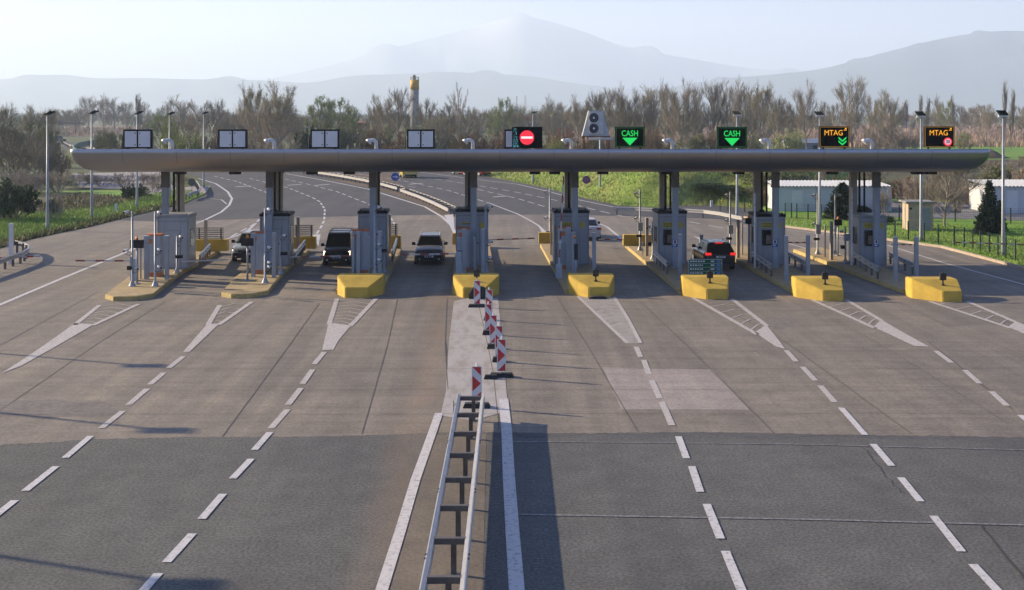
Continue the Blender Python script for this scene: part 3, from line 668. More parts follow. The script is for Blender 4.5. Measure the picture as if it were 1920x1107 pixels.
# booths
BO = [(296,353,405,506,69.6),(488,542,402,502,70.9),(672,725,397,498,71.0),(855,915,394,497,71.2),(1040,1104,396,494,71.4),(1234,1287,397,497,71.4),(1419,1472,403,499,71.2),(1611,1662,406,504,70.9)]
def bars(mb, x0, x1, z0, z1, y, rows, r, h=.5):
    for k in range(rows):
        z = z1 - (z1-z0)*(k+.5)/rows; x = x0
        while x < x1-.03:
            w_ = r.uniform(.05,.16); mb.box(x, min(x+w_, x1), y, y+.004, z-(z1-z0)/rows*h/2, z+(z1-z0)/rows*h/2); x += w_+.035
BD = 2.0
for i, (x0, x1, yt, yb, Yb) in enumerate(BO):
    Yb = Yb if i == 0 else Yb; w = (x1-x0)*Yb/F; hh = ZA(yt, Yb)-HI; x = XA((x0+x1)/2, Yb)
    t = thing('toll_booth', f'grey panelled toll booth with dark flat roof on {ISL[i]}', 'toll booth', (x, Yb, HI), ROT, 'toll booths')
    mb = MB(); mb.box(-w/2, w/2, 0, BD, .08, hh-.12); wall = mb.build('wall', M_booth, t)
    for xx in (-w/2+.03, w/2-.03): mb = MB(); mb.box(xx-.045, xx+.045, -.025, .01, .08, hh-.12); mb.build('corner_trim', M_boothd, wall)
    mb = MB(); mb.box(-w/2+.08, w/2-.08, -.022, .01, hh-.34, hh-.28); mb.build('band', M_boothd, wall)
    for xx in (-w*.28, w*.24): mb = MB(); mb.box(xx-.012, xx+.012, -.01, .005, .1, hh-.36); mb.build('panel_joint', M_boothd, wall)
    mb = MB(); mb.box(-w/2-.05, w/2+.05, -.05, BD+.05, hh-.12, hh+.02); mb.box(-w/2+.02, w/2-.02, .02, BD-.02, hh+.02, hh+.05)
    for xx in (-w*.42, w*.42): mb.tube([(xx, .15, hh+.02), (xx, .15, hh+.12)], .035, 6)
    mb.build('roof', M_dark if 0 < i < 7 else M_boothd, t)
    mb = MB(); mb.box(-w/2-.02, w/2+.02, -.02, BD+.02, 0, .08); mb.build('base', M_boothd, t)
    r = random.Random(i)
    if i < 4:
        mb = MB(); mb.box(-w*.30, w*.22, -.035, 0, .2, hh-.85); d = mb.build('door', M_booth, t)
        mb = MB(); a = .03
        for q in ((-w*.30-a, -w*.30, .2, hh-.85), (w*.22, w*.22+a, .2, hh-.85), (-w*.30, w*.22, hh-.85, hh-.85+a)): mb.box(q[0], q[1], -.04, .0, q[2], q[3])
        mb.build('door_frame', M_boothd, d)
        mb = MB(); mb.box(w*.15, w*.20, -.07, -.036, 1.25, 1.31); mb.build('handle', M_dark, d)
    else:
        mb = MB(); mb.box(-w*.32, w*.02, -.012, .0, 1.15, 2.05); wd = mb.build('window', M_glass, t)
        mb = MB(); mb.box(-w*.18, w*.0, -.018, -.012, 1.25, 1.75); mb.build('blind', M_interior, wd)
        mb = MB(); a = .04
        for q in ((-w*.32-a, -w*.32, 1.15-a, 2.05+a), (w*.02, w*.02+a, 1.15-a, 2.05+a), (-w*.32, w*.02, 2.05, 2.05+a), (-w*.32, w*.02, 1.15-a, 1.15)): mb.box(q[0], q[1], -.03, .0, q[2], q[3])
        mb.build('window_frame', M_boothd, wd)
    if i >= 3:
        mb = MB(); mb.box(-w*.34, w*.10, -.02, 0, 2.18, 2.48); n_ = mb.build('notice', M_noticey, t)
        mb = MB(); bars(mb, -w*.31, w*.07, 2.2, 2.46, -.025, 3, r, .4); mb.build('notice_text', M_dark, n_)
        mb = MB(); mb.box(w*.24, w*.38, -.02, 0, 2.15, 2.48); mb.build('lane_notice', M_noticey, t)
    mb = MB(); mb.box(-w/2-.02, -w/2+.0, .5, 1.5, 1.2, 2.2); mb.build('side_window', M_glass, t)
    mb = MB(); mb.box(w/2, w/2+.02, .5, 1.5, 1.2, 2.2); mb.build('side_window', M_glass, t)
# stickers on columns
for i, px in ((5,1211+54.5),(6,1453),(7,1643)):
    Ys = YF-.17; x = XA(px, Ys); z = ZA(456, Ys)
    t = thing('column_notice', f'small blue and white notice on the column of {ISL[i]}', 'notice', (x, Ys, z-.22), 0, 'blue and white notices')
    mb = MB(); mb.box(-.15,.15,-.02,0,0,.46); mb.build('plate', M_blue, t)
    mb = MB(); mb.box(-.11,.11,-.026,-.02,.17,.42); mb.build('pictogram_field', M_white, t)
    mb = MB(); mb.box(-.05,.05,-.03,-.026,.21,.38); mb.build('pictogram', M_dark, t)
    mb = MB(); bars(mb, -.11, .11, .04, .14, -.026, 1, random.Random(2), .7); mb.build('caption_marks', M_white, t)
# ---------------- equipment ----------------
def YB(py, z=HI): return F*(H-z)/(py-HZ)
def sqpost(px, yb, yt, i, where, w=.2, z=HI, m=None, head=False):
    Y = YB(yb, z); hh = (yb-yt)*Y/F
    t = thing('steel_post', f'square white steel post {where} on {ISL[i]}', 'post', (XA(px, Y), Y, z), ROT, 'square steel posts on the islands')
    mb = MB(); mb.box(-w/2, w/2, -w/2, w/2, 0, hh); mb.build('shaft', m or M_post, t)
    mb = MB(); mb.box(-w/2-.012, w/2+.012, -w/2-.012, w/2+.012, hh, hh+.025); mb.build('cap', M_white, t)
    mb = MB(); mb.box(-w/2-.012, w/2+.012, -w/2-.01, w/2+.01, hh*.84, hh*.85); mb.build('joint_band', M_boothd, t)
    return t
def campole(px, yb, yt, i, where, cams, boxes=(), z=HI, r=.052, dirs=1):
    Y = YB(yb, z); hh = (yb-yt)*Y/F
    t = thing('camera_pole', f'grey pole with cameras {where} on {ISL[i]}', 'camera pole', (XA(px, Y), Y, z), 0, 'camera poles')
    mb = MB(); mb.tube([(0,0,0),(0,0,.05),(0,0,.3),(0,0,hh)], [.2,.17,r*1.15,r], 8); mb.build('pole', M_post, t)
    for (zz, s_) in cams:
        zc = (yb-zz)*Y/F
        mb = MB(); mb.tube([(0,0,zc),(s_*.22,-.1,zc)], .022, 6); b_ = mb.build('bracket', M_post, t)
        mb = MB(); mb.tube([(s_*.22,-.12,zc+.02),(s_*.22,-.12,zc+.14)], .055, 8); mb.tube([(s_*.16,-.05,zc+.12),(s_*.34,-.2,zc+.05)], .062, 8); mb.build('camera', M_white, t)
        mb = MB(); mb.disc((s_*.35,-.22,zc+.04), .05, 'y', 10, .03); mb.build('lens', M_dark, t)
        mb = MB(); mb.tube([(s_*.2,-.08,zc-.02),(s_*.3,-.1,zc-.12),(s_*.12,-.08,zc-.2),(0,-.07,zc-.12)], .014, 5); mb.build('cable', M_dark, t)
    for (dx, zz, w, h) in boxes:
        zc = (yb-zz)*Y/F; mb = MB(); mb.box(dx-w/2, dx+w/2, -.24, -.06, zc-h/2, zc+h/2); mb.build('control_box', M_dark if h < .3 else M_post, t)
    return t
def cabinet(x0, x1, yb, yt, i):
    Y = YB(yb); w = (x1-x0)*Y/F; hh = (yb-yt)*Y/F
    t = thing('ticket_machine', f'tall grey ticket machine with orange top on {ISL[i]}', 'ticket machine', (XA((x0+x1)/2, Y), Y, HI), ROT, 'ticket machines')
    mb = MB(); mb.box(-w/2, w/2, 0, .8, .22, hh-.09); b_ = mb.build('cabinet', M_cab, t)
    mb = MB(); mb.box(-w/2-.02, w/2+.02, -.02, .82, hh-.09, hh); mb.build('top', M_orange, t)
    mb = MB(); mb.box(-w/2+.05, w/2+.01, -.01, .8, .0, .22); mb.build('plinth', M_orange, t)
    mb = MB(); mb.box(-w/2+.08, -w/2+.34, -.015, 0, hh-.5, hh-.25); mb.build('display', M_orange, t)
    mb = MB(); mb.box(w*.05, w*.4, -.012, 0, .5, hh-.35); mb.build('service_door', M_booth, t)
def signal(px, yb, yt, i, where, w=.62, h=.42, z=HI, low=False):
    Y = YB(yb, z); hh = (yb-yt)*Y/F
    t = thing('lane_signal', f'beacon signal {where} on {ISL[i]}', 'signal', (XA(px, Y), Y, z), 0, 'lane signals')
    mb = MB(); mb.tube([(0,0,0),(0,0,.06)], .16, 8); mb.tube([(0,0,.04),(0,0,hh-h*.2)], .055, 8); mb.build('pole', M_post, t)
    mb = MB(); mb.box(-w/2, w/2, -.12, .06, hh-h, hh); mb.build('signal_box', M_dark, t)
    mb = MB(); mb.tube([(0,-.02,hh),(0,-.02,hh+.06),(0,-.02,hh+.18)], [.07,.075,.05], 10); mb.build('beacon', M_amber, t)
    if low: mb = MB(); mb.box(-.30, -.08, -.14, .04, hh-1.25, hh-.65); mb.build('lower_box', M_dark, t)
def boom(pxa, pya, pxb, pyb, Y, i, where, red=True, ped=True, zb=HI, dark=False):
    a = Vector((XA(pxa, Y), Y, ZA(pya, Y))); b_ = Vector((XA(pxb, Y), Y, ZA(pyb, Y))); base = Vector((a.x, Y, zb)); d = b_-a; n_ = max(5, int(d.length/.45))
    t = thing('barrier_arm', f'{"red and white striped" if red else "white"} barrier boom {where}', 'barrier', base, 0, 'boom barriers')
    A = a-base; up = Vector((0,0,1)) if abs(d.z) < abs(d.x) else Vector((1,0,0)); n_ = max(3, int(d.length/.9))
    def seg_(mm, p0, p1, h2, g): mm.add([p0-up*h2-Vector((0,g,0)), p1-up*h2-Vector((0,g,0)), p1+up*h2-Vector((0,g,0)), p0+up*h2-Vector((0,g,0)), p0-up*h2+Vector((0,g,0)), p1-up*h2+Vector((0,g,0)), p1+up*h2+Vector((0,g,0)), p0+up*h2+Vector((0,g,0))], [(0,1,2,3),(7,6,5,4),(0,4,5,1),(3,2,6,7),(0,3,7,4),(1,5,6,2)])
    mb = MB(); seg_(mb, A, A+d, .037, .018); ar = mb.build('arm', M_armw, t)
    if red:
        mb = MB()
        for k in range(n_): seg_(mb, A+d*(k+.5)/n_, A+d*(k+.95)/n_, .041, .022)
        mb.build('red_stripes', M_redd, ar)
    if ped:
        mb = MB(); mb.box(-.16, .16, -.03, .35, 0, max(.5, A.z+.12)); mb.build('drive_housing', M_cab, t)
    return t
M_bolt = mat('bolt_dark', (.04,.04,.04), .6)
def rail_prof(): return [(.01,-.155),(.085,-.13),(.085,-.06),(.02,-.02),(.02,.02),(.085,.06),(.085,.13),(.01,.155),(-.015,.15),(.06,.12),(.06,.07),(-.005,.02),(-.005,-.02),(.06,-.07),(.06,-.12),(-.015,-.15)]
def islrail(pa, pb, i, where, z=HI):       # short guard rail along an island edge: px of the rail foot at both ends
    a = P(pa[0], pa[1], z); b_ = P(pb[0], pb[1], z); t = thing('island_guard_rail', f'short steel guard rail {where} on {ISL[i]}', 'guard rail', a, 0, 'short guard rails on the islands')
    d = b_-a; L = d.length; mb = MB(); mb.sweep([Vector((0,0,.55))+d*k/4 for k in range(5)], rail_prof()); mb.build('rail_beam', M_galv, t)
    s_ = d.normalized(); n_ = max(2, int(L/1.4)+1)
    for k in range(n_):
        p = d*((k+.12)/(n_-.76)); mb = MB(); mb.box(p.x-.05, p.x+.05, p.y+.03, p.y+.13, 0, .62); mb.build('post', M_galvd, t)
# island 1
campole(248,537,397,0,'at the left nose edge',[(400,-1),(472,-1),(505,1)],[(-.1,502,.2,.2),(0,490,.1,.5)])
signal(257,533,450,0,'behind the nose',.68,.42,low=False)
sqpost(264,524,465,0,'slim between pole and machine',.07)
sqpost(275,524,443,0,'beside the ticket machine',.22)
cabinet(274,300,519,440,0)
campole(291,537,397,0,'in the middle of the nose',[(402,1),(471,1),(503,1)])
sqpost(313,524,443,0,'in front of the booth door',.20)
campole(332,512,443,0,'right of the booth door',[(447,1)],[(.15,481,.38,.17)],r=.05)
sqpost(328,521,492,0,'very short',.04)
sqpost(386,474,413,0,'at the far end',.18,m=M_colbeige)
islrail((374,500),(393,478),0,'behind the booth')
boom(340,491,427,487,69.5,0,'reaching right from the leftmost toll booth',red=False,ped=False)
boom(250,489.5,141,489,64.5,0,'reaching left from the leftmost toll island')
# island 2
campole(497,531,391,1,'on the nose',[(396,1),(467,1),(495,1),(503,1)])
signal(464,527,447,1,'at the left of the nose',.62,.40,low=True)
sqpost(475,519,438,1,'left of the ticket machine',.2)
cabinet(470,495,514,435,1)
sqpost(514,520,437,1,'in front of the booth door',.20)
campole(526,515,445,1,'right of the booth door',[(444,1)],[(.22,475,.36,.17)],r=.05)
sqpost(559,475,408,1,'at the far end',.18,m=M_colbeige)
islrail((552,496),(571,470),1,'behind the booth')
boom(545,482,657,480,70.0,1,'crossing in front of the dark van',red=True,ped=False)
# island 3
cabinet(661,691,514,431,2)
sqpost(672,515,435,2,'beside the ticket machine',.2)
sqpost(662,515,446,2,'at the far left',.14)
campole(703,515,387,2,'before the booth',[(391,1),(461,1),(490,1)],r=.075)
sqpost(712,515,434,2,'right of the camera pole',.2)
sqpost(692,514,445,2,'slim in the middle',.1)
campole(720,512,437,2,'right of the booth',[(440,-1)],[(0,470,.38,.17)],r=.045)
sqpost(730,475,403,2,'at the far end',.2,m=M_colbeige)
islrail((735,492),(743,466),2,'behind the booth')
# island 4
cabinet(857,880,509,428,3)
sqpost(859,512,446,3,'at the far left',.15)
sqpost(870,512,430,3,'beside the ticket machine',.22)
campole(911,510,385,3,'right of the booth',[(389,1),(455,1),(486,1)],r=.075)
sqpost(906,511,430,3,'right of the middle column',.2)
sqpost(890,510,445,3,'slim in front of the column',.1)
boom(860,476,748,478,66.5,3,'reaching left in front of the rail roofed car')
boom(917,450,1003,447,80,3,'reaching right from the middle toll island',ped=False)
mb = MB(); x = XA(862,67); o = thing('payment_panel', 'black payment panel mounted on a post of the fourth island from left', 'panel', (x,66.6,HI)); mb.tube([(0,0.1,0),(0,.1,1.5)], .04, 6); mb.build('pole', M_post, o); mb = MB(); mb.box(-.14,.14,-.08,.08,.75,1.35); mb.build('panel_box', M_dark, o)
# island 5
boom(1048,500,1057,330,65.5,4,'raised upright in front of the fourth booth from right')
sqpost(1050,507,455,4,'short and wide',.24)
cabinet(1048,1071,505,426,4)
sqpost(1066,510,427,4,'beside the ticket machine',.22)
sqpost(1075,513,436,4,'with orange beacon behind the block',.2)
campole(1031,455,353,4,'at the far left end',[(361,-1),(410,-1)],[(-.1,436,.3,.15)],z=HI)
sqpost(1033,478,400,4,'beside the far camera pole',.1,m=M_colbeige)
sqpost(1114,513,437,4,'behind the yellow block',.2)
mb = MB(); mb.box(-.1,.1,-.06,.06,0,.85); 
o = thing('call_box', 'black call box with orange lamp beside the fourth booth from right', 'call box', (XA(1080,66.3),66.3,HI+.9)); mb.build('box', M_dark, o); mb = MB(); mb.tube([(0,0,-.9),(0,0,0)], .05, 6); mb.build('pole', M_post, o); mb = MB(); mb.tube([(-.05,0,1.15),(-.05,0,1.32)], .07, 8); mb.build('beacon', M_amber, o); mb = MB(); mb.tube([(-.05,0,.85),(-.05,0,1.15)],.03,6); mb.build('stem', M_post, o)
boom(1122,449,1190,450,82,4,'behind the white saloon car',ped=False)
# island 6
campole(1200,470,356,5,'at the far left end',[(364,-1),(411,-1)],[(0,425,.3,.55),(-.08,442,.34,.15)])
sqpost(1213,480,409,5,'left of the booth',.17,m=M_colbeige)
campole(1224,487,416,5,'close to the booth',[(428,-1)],[(0,438,.2,.6),(-.2,457,.22,.2)],r=.05)
sqpost(1205,480,455,5,'very short',.05)
sqpost(1275,523,440,5,'in front of the column',.19)
sqpost(1315,486,441,5,'behind the green price board',.19)
islrail((1226,490),(1252,515),5,'left of the booth')
# island 7
campole(1369,475,360,6,'at the far left end',[(368,-1),(415,-1)],[(0,430,.3,.55),(-.1,447,.34,.15)])
sqpost(1384,484,413,6,'left of the signal',.17,m=M_colbeige)
sqpost(1392,478,419,6,'slim beside the signal',.08,m=M_colbeige)
signal(1404,492,409,6,'left of the booth',.42,.34)
sqpost(1415,503,363,6,'very tall and slim',.08,m=M_white)
sqpost(1474,527,443,6,'in front of the booth',.19)
sqpost(1515,520,442,6,'behind the yellow block',.19)
islrail((1411,494),(1448,520),6,'left of the booth'); islrail((1479,494),(1518,516),6,'right of the booth')
# island 8
campole(1533,477,363,7,'at the far left end',[(368,-1),(421,-1)],[(0,430,.3,.55),(-.1,448,.34,.15)])
sqpost(1547,482,423,7,'slim at the far end',.08,m=M_colbeige)
sqpost(1559,487,416,7,'left of the signal',.17,m=M_colbeige)
campole(1566,478,363,7,'behind the signal',[(368,1)],[(0,425,.25,.6)])
signal(1571,480,412,7,'left of the booth',.46,.36)
campole(1585,494,425,7,'close to the booth',[(436,-1)],[(.05,445,.35,.4),(-.2,463,.22,.2)],r=.05)
sqpost(1597,498,353,7,'very tall and slim',.09,m=M_white)
sqpost(1679,528,445,7,'in front of the booth',.19)
sqpost(1718,521,446,7,'behind the yellow block',.19)
islrail((1603,496),(1648,525),7,'left of the booth'); islrail((1669,495),(1714,516),7,'right of the booth')
boom(1670,458,1711,459,78,7,'low behind the rightmost toll booth',ped=False)
boom(1935,459.5,1786,454.5,77,7,'at the right kerb, closing the outer lane')
boom(1518,455,1478,455,78,7,'between the two rightmost booths',ped=False)
# price board
Yp = 64.5; x = XA(1322.5, Yp); t = thing('price_board', 'dark green toll price board with rows of white figures behind yellow block', 'price board', (x, Yp, HI))
z0, z1 = ZA(516, Yp)-HI, ZA(487, Yp)-HI; w = 63*Yp/F
for s_ in (-1, 1): mb = MB(); mb.box(s_*w*.4-.03, s_*w*.4+.03, .04, .1, 0, z1+.1); mb.build('leg', M_galvd, t)
mb = MB(); mb.box(-w/2, w/2, 0, .04, z0, z1+.02); mb.build('panel', mat('sign_green', (.015,.11,.05), .7, spec=.1), t)
mb = MB(); 
for a in ((-w/2, w/2, z1, z1+.02), (-w/2, w/2, z0, z0+.015), (-w/2, -w/2+.02, z0, z1), (w/2-.02, w/2, z0, z1)): mb.box(a[0], a[1], -.008, 0, a[2], a[3])
for k in range(1, 4): z = z0+(z1-z0)*k/4; mb.box(-w/2+.04, w/2-.04, -.006, 0, z-.006, z+.006)
mb.build('border', M_white, t)
r = random.Random(9); mw = MB(); m2 = MB()
for k in range(4):
    z = z0+(z1-z0)*(k+.5)/4; x = -w/2+.08
    while x < -.1: q = r.uniform(.05,.12); mw.box(x, x+q, -.006, 0, z-.03, z+.04); x += q+.04
    mw.box(w*.16, w*.27, -.006, 0, z-.03, z+.04); m2.box(w*.33, w*.45, -.006, 0, z-.05, z+.05)
mw.build('figures', M_white, t); m2.build('price_fields', mat('sign_blue', (.08,.22,.5), .5), t)
# ---------------- guard rails, boards, lamps, signs ----------------
def ladder_rail(name, label, pathL, pathR, zt, step, posts=True, width=.05, off=None):
    pathL = [Vector(p) for p in pathL]; pathR = [Vector(p) for p in pathR]; o = pathL[0].copy(); o.z = 0
    t = thing(name, label, 'guard rail', o)
    L = [p-o for p in pathL]; Rr = [p-o for p in pathR]; zc = zt-.155
    pl = [(-a, b_) for a, b_ in rail_prof()][::-1]
    mb = MB(); mb.sweep([p+Vector((0,0,zc)) for p in L], pl); mb.build('rail_beam', M_galvw, t)
    mb = MB(); mb.sweep([p+Vector((0,0,zc)) for p in Rr], rail_prof()); mb.build('rail_beam', M_galvw, t)
    if label.startswith('double'):
        for path, sd in ((L, -1), (Rr, 1)):
            for k in range(6):
                y0 = -1.2-4*k
                for q in (0, .22):
                    x0 = path[-1].x + sd*.02 if y0 < -1.3 else path[0].x+sd*.02
                    mb = MB(); mb.tube([(x0, y0-q, zt-.02), (x0, y0-q, zt+.008)], .022, 6); mb.build('bolt', M_bolt, t)
    def at(path, s_):
        for a, b_ in zip(path[:-1], path[1:]):
            l_ = (b_-a).length
            if s_ <= l_ or b_ is path[-1]: return a.lerp(b_, min(1, s_/l_))
            s_ -= l_
    tot = sum((b_-a).length for a, b_ in zip(L[:-1], L[1:])); tr = sum((b_-a).length for a, b_ in zip(Rr[:-1], Rr[1:])); n_ = int(tot/step)
    for k in range(n_+1):
        s_ = .25 + k*step
        if s_ > tot: break
        a = at(L, s_); b_ = at(Rr, s_*tr/tot); d = (b_-a).normalized(); c_ = a.lerp(b_, .60); f = Vector((d.y, -d.x, 0))
        mb = MB(); p0 = a+d*.03; p1 = b_-d*.03; q = .055
        mb.add([tuple(p+f*s2*q+Vector((0,0,z))) for p in (p0, p1) for s2 in (-1, 1) for z in (zt-.14, zt-.02)], [(0,1,3,2),(4,6,7,5),(0,4,5,1),(2,3,7,6),(1,5,7,3),(0,2,6,4)])
        mb.build('crossbar', M_galvd, t)
        if posts:
            mb = MB(); mb.box(c_.x-.055, c_.x+.055, c_.y-.035, c_.y+.035, .01, zt-.14); po = mb.build('post', M_galvd, t)
            mb = MB(); mb.box(c_.x-.13, c_.x+.13, c_.y-.1, c_.y+.1, 0.0, .02); mb.build('base_plate', M_galvd, po)
    return t
ys = [36.2, 35.4, 33, 30, 27, 24, 21, 18, 15, 12]
ladder_rail('guard_rail', 'double sided steel guard rail running towards the viewer in the middle', [(-1.60,y,0) for y in ys], [(-.80 if y > 36 else -.83,y,0) for y in ys], .75, 2.0)
def pz(l, z): 
    out = []
    for q in l: v = P(q[0], q[1], z); v.z = 0; out.append(v)
    return out
a = pz([(745,352),(716,344),(680,336),(640,329),(600,323),(560,318)], .7); b_ = [p+Vector((.75,.6,0)) for p in a]
ladder_rail('guard_rail', 'long white guard rail curving away beyond the yellow van and booth', a, b_, .75, 2.0)
a = pz([(841,392),(812,378),(785,367),(751,355)], .7); b_ = [p+Vector((.85,.4,0)) for p in a]
ladder_rail('guard_rail', 'short white guard rail section ending behind the middle booth', a, b_, .75, 2.0)
def single_rail(label, path, zt, step=2.0, m=None):
    o = path[0].copy(); t = thing('guard_rail', label, 'guard rail', o); L = [p-o for p in path]
    mb = MB(); mb.sweep([p+Vector((0,0,zt-.155)) for p in L], rail_prof()); mb.build('rail_beam', m or M_galvw, t)
    acc = 0.3; s0 = 0
    for a, b_ in zip(L[:-1], L[1:]):
        l_ = (b_-a).length
        while acc < s0+l_:
            p = a.lerp(b_, (acc-s0)/l_); mb = MB(); d = (b_-a).normalized(); q = p + Vector((-d.y, d.x, 0))*.1
            mb.box(q.x-.06, q.x+.06, q.y-.05, q.y+.05, 0, zt-.02); mb.build('post', M_galvd, t); acc += step
        s0 += l_
single_rail('steel guard rail curling round its end at the left edge', pz([(-60,505),(0,487),(20,480),(40,474),(52,467),(53,460),(42,455),(28,453),(14,457)], .7), .75, 1.3)
single_rail('long pale guard rail along the right carriageway below the grassy bank', pz([(1150,391),(1190,392),(1231,394),(1286,395),(1320,397),(1350,401),(1392,410)], .6), .75, 4.0)
single_rail('bent pale guard rail end on the left grass verge', pz([(350,366),(362,361),(372,359),(375,352),(371,345),(367,340)], .6), .7, 2.0)
def free_post(px, yb, yt, label, w=.2, m=None):
    Y = YB(yb, 0); hh = (yb-yt)*Y/F; t = thing('steel_post', label, 'post', (XA(px, Y), Y, 0)); mb = MB(); mb.box(-w/2, w/2, -w/2, w/2, 0, hh); mb.build('shaft', m or M_post, t)
    mb = MB(); mb.box(-w/2-.01, w/2+.01, -w/2-.01, w/2+.01, hh, hh+.03); mb.build('cap', M_white, t)
free_post(21, 494, 420, 'square white post beside the curled guard rail at the left edge', .22, M_white)
free_post(217, 398, 383, 'short white marker post on the left grass verge', .18, M_white)
free_post(1334, 388, 377, 'small white marker post below the bank', .22, M_white)
YL = 74
t = thing('barrier_arm', 'red and white barrier boom at the left edge beside the curled rail', 'barrier', (XA(-40,YL),YL,0)); n_ = 9
mw, mr = MB(), MB(); x1 = XA(76,YL)-XA(-40,YL)
for k in range(n_): (mr if k % 2 else mw).box(x1*k/n_, x1*(k+1)/n_, -.02, .02, ZA(486-6*k/n_,YL)-.05, ZA(486-6*k/n_,YL)+.05)
mw.build('arm', M_white, t); mr.build('red_stripes', M_red, t)
# warning boards
WB = [(888.5,900.5,527,571,577),(910.5,923.5,544,592,602),(909,922,571,620,629),(918,931.5,592,644,655),(928,942.5,612,669,680),(932,948.8,637,697,708.5),(884.5,903.2,688,752,766)]
wl_ = ['farthest of the seven, against the yellow block', 'sixth of the row counted from the viewer', 'fifth of the row counted from the viewer', 'middle one of the leaning row of seven', 'third from the viewer', 'second from the viewer, at the head of the row', 'nearest one, behind the guard rail end']
for k, (x0, x1, yt, yb, yf) in enumerate(WB):
    Y = YB(yf, 0)+.08; w = (x1-x0)*Y/F; zt = ZA(yt, Y); zb = ZA(yb, Y); x = XA((x0+x1)/2, Y)
    t = thing('warning_board', 'red and white chevron warning board, ' + wl_[k], 'warning board', (x, Y, .013), R([3,-4,2,-3,4,0,-2][k]), 'red and white warning boards')
    hb = zt-zb; mb = MB(); mb.box(-w/2, w/2, -.02, .02, zb, zt); bd = mb.build('board', M_white, t)
    mb = MB(); a = w/2*.84; Hh = hb*.97; zc = (zt+zb)/2
    def poly(p): mb.add([(u*2*a-a, -.024, zc+v*Hh) for u, v in p], [tuple(range(len(p)))])
    kk = .235
    poly([(0,-kk),(1,0),(0,kk)])
    poly([(0,.5),(1,.245),(1,.5)]); poly([(1,-.5),(1,-.245),(0,-.5)])
    rc = mb.build('red_chevron', M_red, bd)
    mb = MB(); mb.tube([(0,.03,.05),(0,.03,zt+.10)], .025, 6); mb.build('pole', M_white, t)
    mb = MB(); mb.prism([(-.42,-.16),(.42,-.16),(.42,.2),(-.42,.2)] if k not in (1,2,3,4) else [(-.24,-.12),(.24,-.12),(.24,.2),(-.24,.2)], 0, .13, top=[(-.36,-.10,.13),(.36,-.10,.13),(.36,.14,.13),(-.36,.14,.13)] if k not in (1,2,3,4) else [(-.2,-.08,.17),(.2,-.08,.17),(.2,.16,.17),(-.2,.16,.17)])
    mb.build('rubber_foot', M_black, t)
mb = MB(); mb.prism([(-.25,-.12),(.22,-.12),(.22,.12),(-.25,.12)], 0, .13, top=[(-.2,-.08,.13),(.18,-.08,.13),(.18,.09,.13),(-.2,.09,.13)])
p = P(921,711); tag(mb.build('rubber_foot_block', M_black, None, (p.x, p.y, .014)), 'spare black rubber foot block lying left of the second board', 'rubber block')
# lamp posts
LPn = [(89,432,92,214,0,'nearest lamp post on the left verge'),(172,410,168,212,0,'second lamp post along the left verge'),(257,390,254,213,0,'third lamp post along the left verge'),(318,372,318,214,0,'fourth lamp post along the left verge'),(382,352,384,213,0,'farthest lamp post on the left'),
       (1881,481,1881,216,1,'lamp post at the right edge before the white hall'),(1727,453,1729,217,1,'lamp post beside the beige hut'),(1537,426,1537,216,1,'lamp post before the dark conifer'),(1382,408,1383,215,1,'lamp post left of the left CASH-side road'),(1125,368,1125,218,1,'lamp post below the air conditioner on the bank'),(999,345,1001,212,2,'farthest lamp post on the right bank')]
LPn[8] = LPn[8][:5] + ('lamp post behind the right CASH display',)
for (bx, by, tx, ty, kd, lb) in LPn:
    Y = YB(by, 0); X = XA(bx, Y); ht = 9 + (HZ-ty)*Y/F - .1
    t = thing('lamp_post', 'tall grey steel ' + lb, 'lamp post', (X, Y, 0), 0, 'lamp posts along the toll plaza')
    mb = MB(); mb.tube([(0,0,0),(0,0,.4),(0,0,2),(0,0,ht)], [.15,.14,.11,.06], 10); mb.build('pole', M_post, t)
    mb = MB(); mb.box(-.16,.16,-.16,.16,0,.03); mb.build('base_plate', M_galvd, t)
    mb = MB(); mb.box(-.30 if kd == 1 else -.1, .30 if kd == 1 else .35, -.07, .07, ht-.02, ht+.08); mb.build('crossarm', M_white if kd == 1 else M_post, t)
    for q in range(3 if kd == 1 else 2):
        ox = -.2 + q*.2 if kd == 1 else (-.05 + q*.25)
        mb = MB()
        s_ = -1 if kd == 1 else 1
        prf = [(ox-.02+s_*.27*-1*0, ht+.1), (ox+.16, ht+.1)]
        if kd == 1: pts = [(ox-.22, ht+.38), (ox-.15, ht+.41), (ox+.10, ht+.13), (ox+.02, ht+.08)]
        else: pts = [(ox-.18, ht+.05), (ox-.10, ht+.0), (ox+.40, ht+.24), (ox+.32, ht+.34)]
        mb.add([(a, y, z) for y in (-.16, .16) for a, z in pts], [(0,1,2,3) if kd != 1 else (3,2,1,0), (7,6,5,4) if kd != 1 else (4,5,6,7)] + [(j, j+4, (j+1) % 4+4, (j+1) % 4) for j in range(4)])
        mb.build('floodlight', M_dark, t)
# three unseen posts added left of the frame to cast the shadows across the road
for (tx, ty, hh) in ((265,686,9.0),(305,807,9.0),(335,1096,9.0)):
    s_ = P(tx, ty); bx = s_.x-2.45*hh; by = s_.y+.9*hh; t = thing('lamp_post', 'grey lamp post added outside the left edge, shadow on road', 'lamp post', (bx, by, 0), 0, 'lamp posts added left of the picture')
    mb = MB(); mb.tube([(0,0,0),(0,0,2),(0,0,hh)], [.15,.11,.07], 10); mb.build('pole', M_post, t)
    for q in (-.5, 0, .5): mb = MB(); mb.box(q-.16, q+.16, -.3, .3, hh, hh+.12); mb.build('floodlight', M_dark, t)
